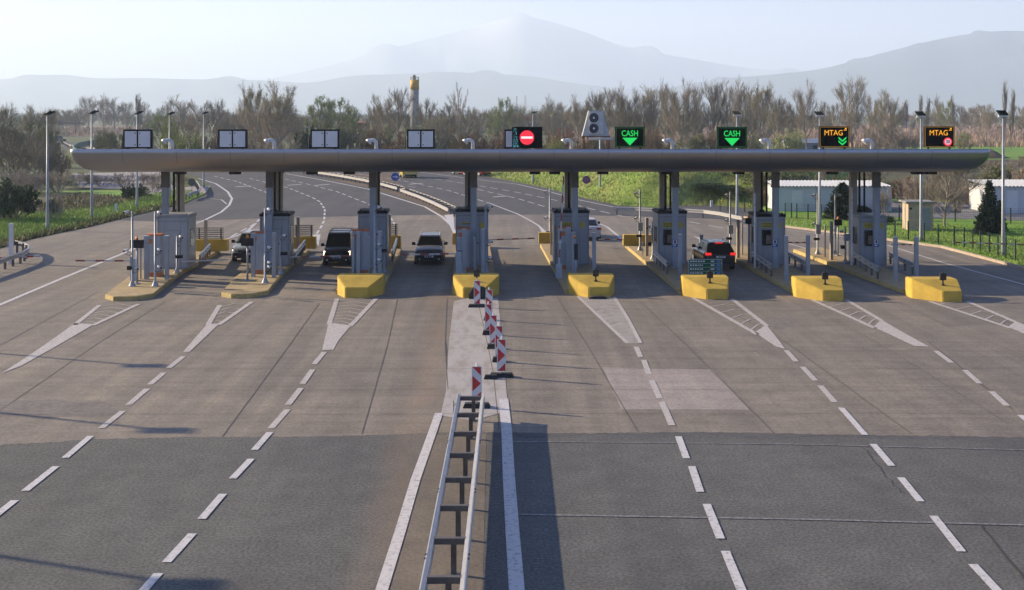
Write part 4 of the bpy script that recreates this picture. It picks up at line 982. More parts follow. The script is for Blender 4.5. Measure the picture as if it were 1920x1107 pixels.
# round signs
def rsign(px, py, rad, yb, face, label, arrow=None):
    Y = YB(yb, 0); z = ZA(py, Y); r_ = rad*Y/F
    t = thing('road_sign', label, 'road sign', (XA(px, Y), Y, 0)); mb = MB(); mb.tube([(0,.05,0),(0,.05,z+r_)], .04, 6); mb.build('pole', M_post, t)
    mb = MB(); mb.disc((0,0,z), r_, 'y', 24, .03); s_ = mb.build('sign_face', face, t); return t, z, r_, s_
t, z, r_, s_ = rsign(741, 332, 7.6, 350, mat('sign_blue_round', (.01,.09,.42), .4), 'round blue road sign with a white arrow pointing right')
mb = MB(); mb.box(-r_*.6, r_*.3, -.03, -.016, z-r_*.10, z+r_*.10); mb.add([(r_*.15,-.03,z-r_*.45),(r_*.75,-.03,z),(r_*.15,-.03,z+r_*.45),(r_*.15,-.03,z+r_*.2),(r_*.42,-.03,z),(r_*.15,-.03,z-r_*.2)], [(0,1,4,5),(1,2,3,4)]); mb.build('arrow', M_white, s_)
t, z, r_, s_ = rsign(1099.5, 337.5, 7.6, 364, mat('sign_red_ring', (.25,.03,.08), .4), 'round blue no stopping sign with red ring on the grassy bank')
mb = MB(); mb.disc((0,-.02,z), r_*.80, 'y', 20, .02); bf = mb.build('blue_field', mat('sign_blue_dull', (.06,.06,.28), .4), s_)
mb = MB(); 
for q in (1, -1): mb.add([(-r_*.6,-.034,z-q*r_*.5),(-r_*.5,-.034,z-q*r_*.6),(r_*.6,-.034,z+q*r_*.5),(r_*.5,-.034,z+q*r_*.6)], [(0,1,2,3) if q > 0 else (3,2,1,0)])
mb.build('red_cross', M_red, bf)
rsign(359.5, 342, 7.2, 366, M_galvd, 'dark back of a round road sign on the left verge')
# ---------------- vehicles ----------------
def car(name, label, cat, x, y, rz, L=4.4, Wd=1.78, Ht=1.6, hood=1.0, belt=1.05, cowl=1.25, rtop=1.95, btop=3.9, brear=4.25, body=(.02,.02,.022), rack=False, lights=None, rear=False, van=False, deck=None, roofc=None, plate=True, lowdark=True, headpale=False):
    t = thing(name, label, cat, (x, y, .006), rz, 'vehicles passing the toll plaza' if cat == 'car' else None)
    mbod = mat('paint_' + name + str(len(bpy.data.materials)), body, .22, var=.03, spec=.6); hw = Wd/2
    rl = L; D_ = deck or belt+.02
    st = [(0.0, hw*.80, .42, .66),(.06, hw*.90, .30, .76),(.22, hw*.965, .24, hood*.86),(.6, hw, .22, hood*.95),(cowl-.1, hw, .22, hood+.02),(cowl+.25, hw, .22, belt),(L*.5, hw, .22, belt),(btop, hw, .22, belt+.02),(L-.3, hw*.985, .24, D_),(L-.08, hw*.93, .30, D_-.04),(L, hw*.85, .40, D_-.2)]
    mb = MB(); vs = []; n = 0
    for (yy, w_, zb, zt) in st:
        half = [(w_*.92, zb), (w_*.995, zb+(zt-zb)*.18), (w_, zb+(zt-zb)*.5), (w_*.985, zb+(zt-zb)*.78), (w_*.93, zt-.035), (w_*.80, zt)]
        sec = half + [(0, zt+.03)] + [(-a, b_) for a, b_ in half[::-1]]
        vs += [(a, yy, b_) for a, b_ in sec]; n = len(sec)
    mb.add(vs, [(i*n+j, i*n+(j+1) % n, (i+1)*n+(j+1) % n, (i+1)*n+j) for i in range(len(st)-1) for j in range(n)], True)
    mb.add(vs[:n], [tuple(range(n))[::-1]]); mb.add(vs[-n:], [tuple(range(n))])
    b = mb.build('body', mbod, t)
    # cabin
    bw, tw = hw*.90, hw*.70 if not van else hw*.78
    c = [(-bw, cowl, belt-.02), (bw, cowl, belt-.02), (bw, brear, belt), (-bw, brear, belt), (-tw, rtop, Ht-.05), (tw, rtop, Ht-.05), (tw, btop, Ht-.06), (-tw, btop, Ht-.06)]
    cab = MB(); cab.add(c, [(0,1,5,4),(1,2,6,5),(2,3,7,6),(3,0,4,7),(4,5,6,7)]); cab.build('cabin', mbod, t)
    mb = MB(); mb.prism([(-tw-.01,rtop-.05),(tw+.01,rtop-.05),(tw+.01,btop+.06),(-tw-.01,btop+.06)], Ht-.06, Ht, top=[(-tw+.08,rtop+.1,Ht),(tw-.08,rtop+.1,Ht),(tw-.08,btop-.08,Ht),(-tw+.08,btop-.08,Ht)])
    mb.build('roof', mat('paint_roof_'+name+str(len(bpy.data.materials)), roofc or body, .25, var=.03), t)
    def pane(nm, q, u0, u1, v0, v1, m=M_glass):
        A, B, Cc, Dd = [Vector(c[k]) for k in q]; nn = (B-A).cross(Dd-A).normalized()*.008
        f = lambda u, v: (A.lerp(B, u)).lerp(Dd.lerp(Cc, u), v)+nn
        mb = MB(); mb.add([f(u0,v0), f(u1,v0), f(u1,v1), f(u0,v1)], [(0,1,2,3)]); return mb.build(nm, m, t)
    ws = pane('windscreen', (0,1,5,4), .06, .94, .06, .93); pane('rear_window', (2,3,7,6), .08, .92, .12, .9)
    pane('side_window', (1,2,6,5), .10, .48, .10, .88); pane('side_window', (1,2,6,5), .51, .93, .10, .88)
    pane('side_window', (3,0,4,7), .52, .90, .10, .88); pane('side_window', (3,0,4,7), .07, .49, .10, .88)
    wr = .33
    for yy in (.82, L-.85):
        for s_ in (-1, 1):
            mb = MB(); mb.tube([(s_*(hw-.21), yy, wr), (s_*(hw+.005), yy, wr)], wr, 20, smooth=False); wo = mb.build('wheel', M_black, t)
            mb = MB(); mb.tube([(s_*(hw-.1), yy, wr), (s_*(hw+.018), yy, wr)], wr*.62, 12, smooth=False); mb.build('rim', M_galv, wo)
    for s_ in (-1, 1):
        mb = MB(); mb.tube([(s_*(hw*.93), cowl+.28, belt+.02), (s_*(hw+.02), cowl+.24, belt+.06)], .03, 6); mb.prism([(s_*(hw+.10)-.10, cowl+.16), (s_*(hw+.10)+.10, cowl+.16), (s_*(hw+.10)+.09, cowl+.30), (s_*(hw+.10)-.09, cowl+.30)], belt-.0, belt+.17)
        mb.build('side_mirror', M_dark if not headpale else M_dark, t)
    # front
    mb = MB(); mb.box(-hw*.52, hw*.52, -.012, .08, .60, .74); g = mb.build('grille', M_dark, t)
    mb = MB(); mb.box(-hw*.88, hw*.88, -.025, .2, .26, .44 if headpale is False else .57); mb.build('front_bumper', M_dark if lowdark else mbod, t)
    hl = mat('headlight_on', (1.0,.66,.42), emit=5.0) if lights == 'on' else mat('headlight_clear', (.55,.58,.60), .15, metal=.4)
    for s_ in (-1, 1):
        mb = MB(); x0, x1 = s_*hw*.56, s_*hw*.94
        pts = [(x0, -.01, .58), (x1, .09, .60), (x1*.985, .22, .86), (x0, .10, .78)]; bk = [(a, y_+.12, z_) for a, y_, z_ in pts]
        fs = [(0,1,2,3),(4,7,6,5),(0,4,5,1),(1,5,6,2),(2,6,7,3),(3,7,4,0)]
        mb.add(pts+bk, fs if s_ > 0 else [f[::-1] for f in fs]); mb.build('headlight', hl, t)
        mb = MB(); mb.disc((s_*hw*.66, -.03, .36), .055, 'y', 10, .03); mb.build('fog_lamp', M_galv, t)
    if plate:
        for yy, s_, z0 in ((-.05, 1, .46), (L+.012, -1, .74)):
            mb = MB(); mb.box(-.26, .26, min(yy, yy+.015*s_), max(yy, yy+.015*s_), z0, z0+.11); pl = mb.build('number_plate', M_white, t)
            mb = MB(); y0 = yy-.004 if s_ > 0 else yy; bars(mb, -.2, .2, z0+.02, z0+.09, y0 if s_ > 0 else yy+.001, 1, random.Random(3), .9); mb.build('plate_marks', M_dark, pl)
    # rear
    rlm = mat('tail_light_on', (1.0,.03,.02), emit=.75) if rear == 'on' else mat('tail_light', (.30,.01,.01), .2)
    for s_ in (-1, 1):
        mb = MB(); x0, x1 = sorted((s_*hw*.60, s_*hw*.955)); mb.box(x0, x1, L-.16, L+.015, belt-.16, belt-.02); mb.build('tail_light', rlm, t)
    mb = MB(); mb.box(-hw*.84, hw*.84, L-.2, L+.03, .28, .50); mb.build('rear_bumper', M_dark if lowdark else mbod, t)
    if rear == 'on':
        mb = MB(); mb.box(-.22, .22, btop+.0, btop+.10, Ht-.06, Ht-.01); mb.build('brake_light', rlm, t)
    if rack:
        for s_ in (-1, 1):
            mb = MB(); xx = s_*tw*.93; mb.tube([(xx, rtop+.1, Ht-.02), (xx, rtop+.2, Ht+.06), (xx, btop-.2, Ht+.06), (xx, btop-.05, Ht-.02)], .022, 6); mb.build('roof_rail', M_galv if rack == 1 else M_dark, t)
        if rack == 2:
            for yy in (rtop+.5, btop-.5): mb = MB(); mb.box(-tw*.95, tw*.95, yy-.03, yy+.03, Ht+.05, Ht+.09); mb.build('roof_bar', M_dark, t)
    return t
def cx(px, Y): return XA(px, Y)
car('small_suv', 'dark green grey SUV with bright headlamps half hidden left of the second island', 'car', cx(461,74.3), 74.3, ROT, L=4.6, Wd=1.86, Ht=1.62, body=(.30,.34,.34), headpale=True, roofc=(.45,.47,.47), rtop=2.1)
car('van', 'small dark passenger van with lit headlights and roof bars', 'van', cx(631,72.6), 72.6, ROT, L=4.0, Wd=1.68, Ht=1.82, hood=1.0, belt=1.06, cowl=.85, rtop=1.62, btop=3.85, brear=3.98, body=(.012,.014,.022), lights='on', rack=2, van=True)
car('small_suv', 'dark SUV with silver bonnet, roof rails and tinted windscreen at the barrier', 'car', cx(804.5,73), 73, ROT, L=4.4, Wd=1.76, Ht=1.58, body=(.17,.175,.185), rack=1, roofc=(.05,.05,.055), headpale=True)
car('saloon_car', 'silver saloon seen from behind leaving past the fourth booth from right', 'car', cx(1101,87)-.0, 87+4.4, math.pi+ROT, L=4.4, Wd=1.74, Ht=1.45, hood=.92, belt=.94, cowl=1.3, rtop=2.0, btop=3.1, brear=3.75, deck=.98, body=(.55,.56,.58), lowdark=False)
car('small_suv', 'black SUV seen from behind with lit brake lights at a booth', 'car', cx(1346,70.3), 70.3+4.4, math.pi+ROT, L=4.4, Wd=1.82, Ht=1.58, body=(.012,.012,.014), rear='on', rack=1, roofc=(.20,.21,.22), brear=4.3, btop=3.8)
t = car('delivery_van', 'yellow delivery van driving away on the right carriageway', 'van', cx(768,172)-1, 172+4.5, math.pi+.25, L=4.6, Wd=1.9, Ht=2.1, hood=1.2, belt=1.3, cowl=.9, rtop=1.5, btop=4.5, brear=4.58, body=(.70,.55,.12), van=True, plate=False)
car('saloon_car', 'white car far away on the right carriageway under the canopy edge', 'car', cx(846,180), 184, math.pi+.9, body=(.6,.6,.6), Ht=1.45, plate=False)
car('saloon_car', 'red car far away beside the fourth canopy column', 'car', cx(868,176), 180, math.pi+.9, body=(.45,.04,.03), Ht=1.45, plate=False)
car('estate_car', 'dark car far off at the left beyond the canopy end', 'car', cx(121,400), 400, 1.2, body=(.05,.06,.08), Ht=1.9, L=4.8, plate=False)
# ---------------- buildings ----------------
M_hall = mat('hall_white', (.60,.62,.64), .6, var=.05, scale=.6); M_hallroof = mat('hall_roof', (.52,.54,.56), .5, metal=.3); M_plaster = mat('hut_plaster', (.50,.40,.29), .85, var=.18, scale=1.5)
M_brick = mat('old_brick', (.20,.09,.06), .9, var=.25, scale=2); M_conc2 = mat('raw_concrete', (.30,.29,.27), .9, var=.2, scale=.8); M_tile = mat('roof_tile', (.24,.11,.07), .9, var=.2)
def hall(label, x0, x1, yt, yb, depth, npan):
    Y = YB(yb, 0); w = (x1-x0)*Y/F; hh = (yb-yt)*Y/F; t = thing('white_hall', label, 'building', (XA(x0, Y), Y, 0))
    mb = MB(); mb.box(0, w, 0, depth, 0, hh-.25); wl2 = mb.build('wall', M_hall, t)
    for k in range(1, npan): mb = MB(); mb.box(w*k/npan-.02, w*k/npan+.02, -.03, 0, .1, hh-.3); mb.build('panel_joint', M_boothd, wl2)
    mb = MB(); mb.box(-.08, w+.08, -.1, depth+.1, hh-.27, hh-.17); r_ = mb.build('eave', M_hallroof, t)
    mb = MB(); n_ = int(w/.32); vs = []
    for k in range(n_*4+1):
        x = -.1 + (w+.2)*k/(n_*4); z = hh-.16 + (.09 if k % 4 in (1, 2) else 0); vs += [(x, -.18, z), (x, depth+.1, z+.25)]
    mb.add(vs, [(2*k, 2*k+2, 2*k+3, 2*k+1) for k in range(n_*4)]); mb.add([(a, b_, z-.03) for a, b_, z in vs], [(2*k, 2*k+1, 2*k+3, 2*k+2) for k in range(n_*4)])
    mb.build('roof', M_hallroof, t)
    mb = MB(); mb.box(w*.12, w*.12+1.0, -.035, 0, .05, hh-.5); mb.build('door', M_white, t)
hall('long low white hall with corrugated roof behind the right booths', 1459, 1672, 347, 397, 5, 6)
hall('low white hall at the right edge behind the lamp post', 1864, 2060, 347, 402, 6, 5)
Y = YB(433, 0); t = thing('utility_hut', 'small beige plaster hut with flat slab roof behind the fence', 'hut', (XA(1703,Y), Y, 0), R(-3)); w = 46*Y/F; hh = 52*Y/F
mb = MB(); mb.box(0, w, 0, 1.7, 0, hh); mb.build('wall', M_plaster, t); mb = MB(); mb.box(-.25, w+.12, -.25, 1.9, hh, hh+.13); mb.build('roof', M_conc2, t)
mb = MB(); mb.box(w*.52, w*.88, -.03, 0, .05, hh*.82); mb.build('door', M_boothd, t); mb = MB(); mb.disc((w*.10,-.01,hh*.80), .09, 'y', 12, .03); mb.build('vent_hole', M_dark, t)
Y = 480; w = 15.5*Y/F; X = XA(777.5, Y); t = thing('silo_tower', 'tall concrete silo tower with broad yellow band rising above the bare trees', 'tower', (X, Y, 0)); z1 = ZA(150, Y); zb = ZA(168, Y)
mb = MB(); mb.tube([(0,0,0),(0,0,zb)], w/2, 20); mb.build('shaft', M_conc2, t); mb = MB(); mb.tube([(0,0,zb),(0,0,z1)], w/2+.12, 20); mb.build('yellow_band', mat('tower_yellow', (.62,.36,.03), .7), t)
mb = MB(); mb.box(-w*.2, w*.12, -.5, .5, z1, ZA(141, Y)); mb.build('head_house', M_conc2, t)
mb = MB()
for k in range(14):
    a = 2*math.pi*k/14; mb.tube([(w/2*math.cos(a), w/2*math.sin(a), z1), (w/2*math.cos(a), w/2*math.sin(a), z1+1.1)], .05, 4)
mb.tube([(w/2*math.cos(a), w/2*math.sin(a), z1+1.1) for a in np.linspace(0, 2*math.pi, 20)], .05, 4); mb.build('railing', M_galvd, t)
def house(label, px, yb_, Y, w, d, wall, roof, rh=2.0, m1=None, m2=None, z0=0):
    t = thing('house', label, 'house', (XA(px, Y), Y, 0)); mb = MB(); mb.box(-w/2, w/2, 0, d, 0, wall); mb.build('wall', m1 or M_hall, t)
    mb = MB(); e = .4; mb.add([(-w/2-e,-e,wall),(w/2+e,-e,wall),(w/2+e,d+e,wall),(-w/2-e,d+e,wall),(-w/2-e,d/2,wall+rh),(w/2+e,d/2,wall+rh)], [(0,1,5,4),(2,3,4,5),(1,2,5),(3,0,4),(3,2,1,0)]); mb.build('roof', m2 or M_tile, t)
    for k in (-.25, .25): mb = MB(); mb.box(w*k-.5, w*k+.5, -.03, 0, wall*.35, wall*.75); mb.build('window', M_glass, t)
    return t
house('old red brick building half hidden by green trees', 660, 0, 380, 7.5, 8, 6.2, 0, .6, M_brick, M_brick)
house('blue grey shed roof beyond the canopy near the MTAG display', 1512, 0, 285, 8, 6, 2.3, 0, .9, mat('shed_blue', (.25,.32,.40), .6), mat('shed_blue_roof', (.30,.38,.48), .5))
house('low white flat building beyond the canopy near the second sign box', 368, 0, 250, 5.5, 5, 1.9, 0, .15, M_hall, M_hall)
house('pale gabled house among trees left of the centre', 984, 0, 620, 9, 8, 5.5, 0, 3.0)
house('white house far off behind the reed field', 1702, 0, 760, 9, 8, 5, 0, 3.0)
house('second small house far off in the trees at right', 1690, 0, 820, 12, 8, 5.5, 0, 3.2, mat('house_ochre', (.4,.3,.22), .8))
for px, yt, k in ((969,180,0),(985,179,1)):
    Y = 1150; t = thing('antenna_mast', ['thin lattice antenna mast on the horizon, left of two', 'thicker lattice antenna mast on the horizon, right of two'][k], 'mast', (XA(px,Y), Y, 0)); h_ = ZA(yt, Y)
    mb = MB(); w = .5+.3*k
    for a, b_ in ((-1,-1),(1,-1),(1,1),(-1,1)): mb.tube([(a*w,b_*w,0),(a*w*.6,b_*w*.6,h_)], .14, 4)
    for q in range(14): z = h_*q/14; s_ = w*(1-.4*q/14); mb.tube([(-s_,-s_,z),(s_,-s_,z+h_/14)], .1, 3)
    mb.build('lattice', M_galvd, t)
# gantry and green wall at far left
Y = 560; t = thing('sign_gantry', 'dark steel gantry with signs over the road far left', 'gantry', (XA(55,Y), Y, 0)); w = XA(150,Y)-XA(55,Y)
for a in (0, w*.92): mb = MB(); mb.box(a-.25, a+.25, -.25, .25, 0, ZA(228,Y)); mb.build('leg', M_coldark, t)
mb = MB(); mb.box(-.5, w, -.3, .3, ZA(233,Y), ZA(229,Y)); mb.build('beam', M_coldark, t)
for a in (.20, .42, .63): mb = MB(); mb.box(w*a-1.1, w*a+1.1, -.5, -.3, ZA(235,Y), ZA(226,Y)); mb.build('sign_panel', M_galvd, t)
pth = [P(190,258,2.4),P(165,259,2.4),P(145,263,2.4),P(137,268,2.4),P(140,272,2.4),P(160,277,2.4),P(190,280,2.4)]
for p in pth: p.z = 0
t = thing('noise_fence', 'green curved screen fence beside the far left road', 'fence', pth[0]); mb = MB(); mb.sweep([p-pth[0] for p in pth], [(-.08,.2),(.08,.2),(.08,1.7),(-.08,1.7)]); mb.build('panel', mat('fence_green', (.03,.15,.10), .6), t)
single_rail('pale guard rail along the far left road beyond the canopy', pz([(200,279),(160,277),(130,272),(118,266),(117,262)], .8), .9, 6)
# green fences right
M_fgreen = mat('fence_post_green', (.015,.045,.03), .5); 
mw_ = bpy.data.materials.new('wire_mesh'); mw_.use_nodes = True
def fence(label, pts, ht, sub=1):
    o = P(*pts[0]); t = thing('wire_fence', label, 'fence', o); ps = [P(*q)-o for q in pts]
    for p in ps: mb = MB(); mb.box(p.x-.04, p.x+.04, p.y-.04, p.y+.04, 0, ht); mb.build('post', M_fgreen, t)
    mb = MB()
    for a, b_ in zip(ps[:-1], ps[1:]):
        for k in range(7): z = .08+(ht-.12)*k/6; mb.tube([a+Vector((0,0,z)), b_+Vector((0,0,z))], .005, 3, False)
        L = (b_-a).length; n_ = int(L/.16)
        for k in range(n_): p = a.lerp(b_, (k+.5)/n_); mb.box(p.x-.004, p.x+.004, p.y-.004, p.y+.004, .05, ht-.04)
    mb.build('wire_mesh', M_fgreen, t)
fence('dark green wire fence behind the right kerb', [(1640,444),(1678,447),(1703,450),(1733,454),(1759,458),(1789,461.5),(1808,464),(1824,467),(1838,471),(1855,476),(1871,480),(1886,485),(1904,490),(1930,498)], 1.35)
fence('dark green wire fence in the grass before the white hall', [(1472,409),(1484,409),(1494,410),(1515,411),(1540,412),(1565,412),(1590,413)], 1.3)
fence('dark green wire fence beside the side road below the bank', [(1350,396),(1365,396),(1380,397),(1396,398),(1412,399),(1428,400)], 1.3)
fence('far green wire fence before the service yard', [(1600,412),(1650,412),(1686,413),(1738,415),(1791,416),(1843,418),(1895,420),(1940,421)], 1.3)
# ---------------- vegetation ----------------
M_bark = mat('bark_grey_brown', (.25,.215,.165), .9, var=.25, scale=1.5); M_barkl = mat('bark_pale', (.36,.30,.235), .9, var=.2, scale=1.5)
M_barkr = mat('twigs_reddish', (.22,.12,.08), .9, var=.25, scale=1.0); M_twigp = mat('twigs_purple_brown', (.27,.235,.185), .9, var=.2, scale=1.0)
def leafm(name, c, v=.3): return mat(name, c, .7, var=v, scale=.9, spec=.2)
L_bud = leafm('buds_olive', (.34,.33,.13)); L_yel = leafm('leaves_yellow_green', (.38,.46,.07)); L_grn = leafm('leaves_spring_green', (.28,.38,.10))
L_dark = leafm('leaves_dark', (.035,.085,.025)); L_wil = leafm('leaves_willow', (.45,.52,.18)); L_con = leafm('needles', (.018,.040,.022)); L_brn = leafm('leaves_brown', (.30,.21,.10)); L_red = leafm('leaves_reddish', (.34,.17,.10)); L_olv = leafm('leaves_olive_dull', (.20,.22,.08))
def gen(seed, h=10, w=7, limbs=9, k2=6, k3=6, k4=5, up=.55, start=.2, tw=.028, leaves=0, ls=.13, fork=False, bushy=False, div=.75, lr=(.45,.62)):
    r = np.random.RandomState(seed); wood = MB(); crown = MB(); ends = []
    def nrm(v): return v/ (np.linalg.norm(v)+1e-9)
    def seg(mb, pts, rad, n): mb.tube([tuple(p) for p in pts], list(rad), n, cap=False)
    def spike(p, d, L, r0):
        a = nrm(np.cross(d, [.3,.5,.8])); b_ = np.cross(d, a); e = p + d*L
        crown.add([p+a*r0, p-a*r0*.5+b_*r0*.87, p-a*r0*.5-b_*r0*.87, e], [(0,1,3),(1,2,3),(2,0,3)])
        ends.append(p+d*L*r.uniform(.35,1.0))
    def branch(p, d, L, r0, lev):
        n = 4 if lev < 2 else 3; pts = [p]; q = p; dd = d
        for k in range(n-1):
            dd = nrm(dd + r.normal(0, .12, 3) + np.array([0,0,.10*up])); q = q + dd*L/(n-1); pts.append(q)
        seg(wood if lev <= 1 else crown, pts, np.linspace(r0, r0*.4, n), 6 if lev == 0 else (4 if lev == 1 else 3))
        kn = {1: k2, 2: k3, 3: k4}[lev]
        for k in range(kn):
            f = r.uniform(.25, 1.0); i = min(int(f*(n-1)), n-2); t_ = f*(n-1)-i; b0 = pts[i]*(1-t_)+pts[i+1]*t_
            side = nrm(r.normal(0, 1, 3)); nd = nrm(dd + side*div + np.array([0,0,up*.45]))
            if lev == 3: spike(b0, nd, L*r.uniform(.45,.8), tw)
            else: branch(b0, nd, L*r.uniform(*lr)*(1.1-.25*f), r0*.42, lev+1)
    if bushy:
        for k in range(limbs):
            a = r.uniform(0, 6.28); rr = r.uniform(0,.25)*w/2; el = r.uniform(.35, 1.3)
            branch(np.array([rr*math.cos(a), rr*math.sin(a), 0.]), np.array([math.cos(a)*math.cos(el), math.sin(a)*math.cos(el), math.sin(el)]), h*r.uniform(.45,.75), .05, 1)
    else:
        q = np.zeros(3); pts = [q]; d = np.array([0,0,1.])
        for k in range(7): d = nrm(d + r.normal(0,.06,3)+np.array([0,0,.1])); q = q+d*h*.8/7; pts.append(q)
        seg(wood, pts, np.linspace(h*.019, h*.004, 8)+.02, 7)
        for k in range(limbs):
            f = start + (1-start)*(k+r.uniform(0,1))/limbs; i = min(int(f*7), 6); t_ = f*7-i; b0 = pts[i]*(1-t_)+pts[i+1]*t_
            a = k*2.4 + r.uniform(-.5,.5); e = up + .35*f; nd = nrm(np.array([math.cos(a)*math.cos(e), math.sin(a)*math.cos(e), math.sin(e)]))
            branch(b0, nd, h*(.42-.22*abs(f-.45))*r.uniform(.85,1.15), h*.009+.01, 1)
    E = np.array(ends)
    if leaves:
        idx = r.randint(0, len(E), leaves); c = E[idx] + r.normal(0, .12*h/8, (leaves,3)); u = r.normal(0,1,(leaves,3)); v = r.normal(0,1,(leaves,3))
        u /= np.linalg.norm(u, axis=1)[:,None]; v /= np.linalg.norm(v, axis=1)[:,None]; s_ = ls*r.uniform(.6,1.4,(leaves,1)); crown.cur = 1
        A = c+u*s_; B = c+v*s_; D_ = c-(u+v)*s_*.6; o = len(crown.v)
        crown.v += [tuple(x) for x in np.stack([A,B,D_],1).reshape(-1,3)]; crown.f += [[o+3*k, o+3*k+1, o+3*k+2] for k in range(leaves)]; crown.mi += [1]*leaves; crown.sm += [False]*leaves
    allv = np.array(crown.v+wood.v); zt = np.percentile(allv[:,2], 99.7); ww = np.percentile(np.abs(allv[:,:2]), 98)*2
    S = np.array([w/ww, w/ww, h/zt])
    for mb in (wood, crown): mb.v = [(a*S[0], b_*S[1], c*S[2]) for a, b_, c in mb.v] if mb.v else []
    return wood, crown
proto = {}
def mk(kind, name, bark, leaf, **kw):
    wd, cr = gen(**kw); o = bpy.data.objects.new(name, None); o.empty_display_size = .3; ch = []
    if wd.v: ch.append(('trunk' if not kw.get('bushy') else 'stems', wd, [bark]))
    ch.append(('crown' if not kw.get('bushy') else 'foliage', cr, [bark, leaf]))
    parts = []
    for nm, mb, ms in ch:
        me = bpy.data.meshes.new(nm); me.from_pydata(mb.v, [], mb.f)
        for x in ms: me.materials.append(x)
        if len(ms) > 1: me.polygons.foreach_set('material_index', mb.mi)
        me.update(); parts.append((nm, me))
    proto.setdefault(kind, []).append((name, parts, kw['h'], kw['w']))
for s_ in range(3): mk('bare', 'bare_tree', M_bark, L_bud, seed=10+s_, h=12, w=9.5, limbs=15, up=.55, leaves=600, ls=.08, tw=.022, div=.6, lr=(.5,.72), k3=7)
for s_ in range(3): mk('vase', 'bare_tree', M_twigp, L_bud, seed=20+s_, h=14, w=9, limbs=15, up=.72, start=.10, tw=.021, div=.58, lr=(.5,.75), k3=7, leaves=900, ls=.07)
for s_ in range(2): mk('bud', 'budding_tree', M_barkl, L_bud, seed=30+s_, h=12, w=10, limbs=16, up=.6, start=.05, leaves=6500, ls=.085, tw=.026, div=.6, lr=(.5,.7))
for s_ in range(2): mk('green', 'green_tree', M_bark, L_grn, seed=40+s_, h=11, w=8, limbs=14, up=.6, start=.10, leaves=8000, ls=.11, div=.7)
mk('poplar', 'poplar_tree', M_twigp, L_bud, seed=50, h=18, w=2.6, limbs=20, up=1.2, start=.08, tw=.04)
mk('sparse', 'bare_tree', M_barkl, L_bud, seed=55, h=13, w=6, limbs=6, k2=5, k3=4, k4=4, up=.9, start=.35, tw=.03)
bk = dict(bushy=True, k2=5, k3=5, k4=5)
mk('yellow', 'yellow_green_shrub', M_bark, L_yel, seed=60, h=5, w=6, limbs=16, up=.5, leaves=5000, ls=.11, **bk)
mk('willow', 'willow_shrub', M_bark, L_wil, seed=61, h=6, w=6, limbs=16, up=1.0, leaves=6000, ls=.13, **bk)
for s_ in range(2): mk('brown', 'brown_shrub', M_barkr, L_brn, seed=62+s_, h=4.5, w=6, limbs=16, up=.5, leaves=3500, ls=.10, **bk)
mk('red', 'reddish_shrub', M_barkr, L_red, seed=65, h=4.5, w=6, limbs=16, up=.5, leaves=4000, ls=.10, **bk)
for s_ in range(2): mk('olive', 'olive_shrub', M_bark, L_olv, seed=66+s_, h=5, w=7, limbs=18, up=.5, leaves=6000, ls=.12, **bk)
mk('dark', 'dark_evergreen_shrub', M_bark, L_dark, seed=68, h=4, w=4, limbs=20, up=.5, leaves=14000, ls=.12, **bk)
for s_ in range(2): mk('twiggy', 'bare_shrub', M_barkl, L_olv, seed=70+s_, h=4, w=5, limbs=16, up=.7, leaves=350, ls=.07, tw=.022, **bk)
def conifer(seed, h, w):
    r = np.random.RandomState(seed); tr = MB(); tr.tube([(0,0,0),(0,0,h*.6),(0,0,h*.98)], [.12,.07,.01], 6); cr = MB()
    for k in range(150):
        f = (k+r.uniform(0,1))/150; z = h*(.06+.92*f); L = w/2*(1-f)**.8*r.uniform(.7,1.15)+.1; a = k*2.4+r.uniform(-.3,.3)
        d = np.array([math.cos(a), math.sin(a), -.12+.25*f]); n_ = int(18+60*(1-f))
        for q in range(n_):
            t_ = r.uniform(.1,1); p = np.array([0,0,z])+d*L*t_ + np.array([0,0,-.12*L*t_**2]) + r.normal(0,.07,3); u = r.normal(0,1,3)*.10; v = r.normal(0,1,3)*.05 + d*.1
            cr.add([p-u*.5, p+u*.5-[0,0,.04], p+v*1.3], [(0,1,2)])
    return tr, cr
def mkc(seed, h, w):
    tr, cr = conifer(seed, h, w); parts = []
    for nm, mb, m in (('trunk', tr, M_bark), ('crown', cr, L_con)):
        me = bpy.data.meshes.new(nm); me.from_pydata(mb.v, [], mb.f); me.materials.append(m); me.update(); parts.append((nm, me))
    proto.setdefault('conifer', []).append(('conifer', parts, h, w))
mkc(80, 4, 3.2)
DESC = {'bare':'bare grey brown tree','vase':'bare fan shaped tree','bud':'budding pale brown tree','green':'spring green tree','poplar':'slim bare poplar','sparse':'sparse nearly branchless bare tree',
 'yellow':'yellow green shrub','willow':'light green willow shrub','brown':'brown shrub','red':'reddish brown shrub','olive':'dull olive shrub','dark':'dark evergreen shrub','twiggy':'bare twiggy shrub','conifer':'dark green conifer'}
LM = [(30,'at the far left edge'),(92,'behind the nearest left lamp post'),(168,'behind the second left lamp post'),(258,'behind the leftmost sign box'),(320,'behind the leftmost roof pipe'),(384,'beyond the fifth left lamp post'),(436,'behind the second sign box'),(512,'behind the second roof pipe'),(608,'behind the third sign box'),(703,'behind the third roof pipe'),
 (777,'near the silo tower'),(883,'behind the fourth roof pipe'),(988,'behind the red no entry display'),(1069,'behind the fifth roof pipe'),(1118,'behind the air conditioner'),(1181,'behind the left CASH display'),(1258,'behind the sixth roof pipe'),(1372,'behind the right CASH display'),(1440,'behind the seventh roof pipe'),(1565,'behind the chevron MTAG display'),(1632,'behind the last roof pipe'),(1761,'behind the MTAG 30 display'),(1885,'behind the rightmost lamp post')]
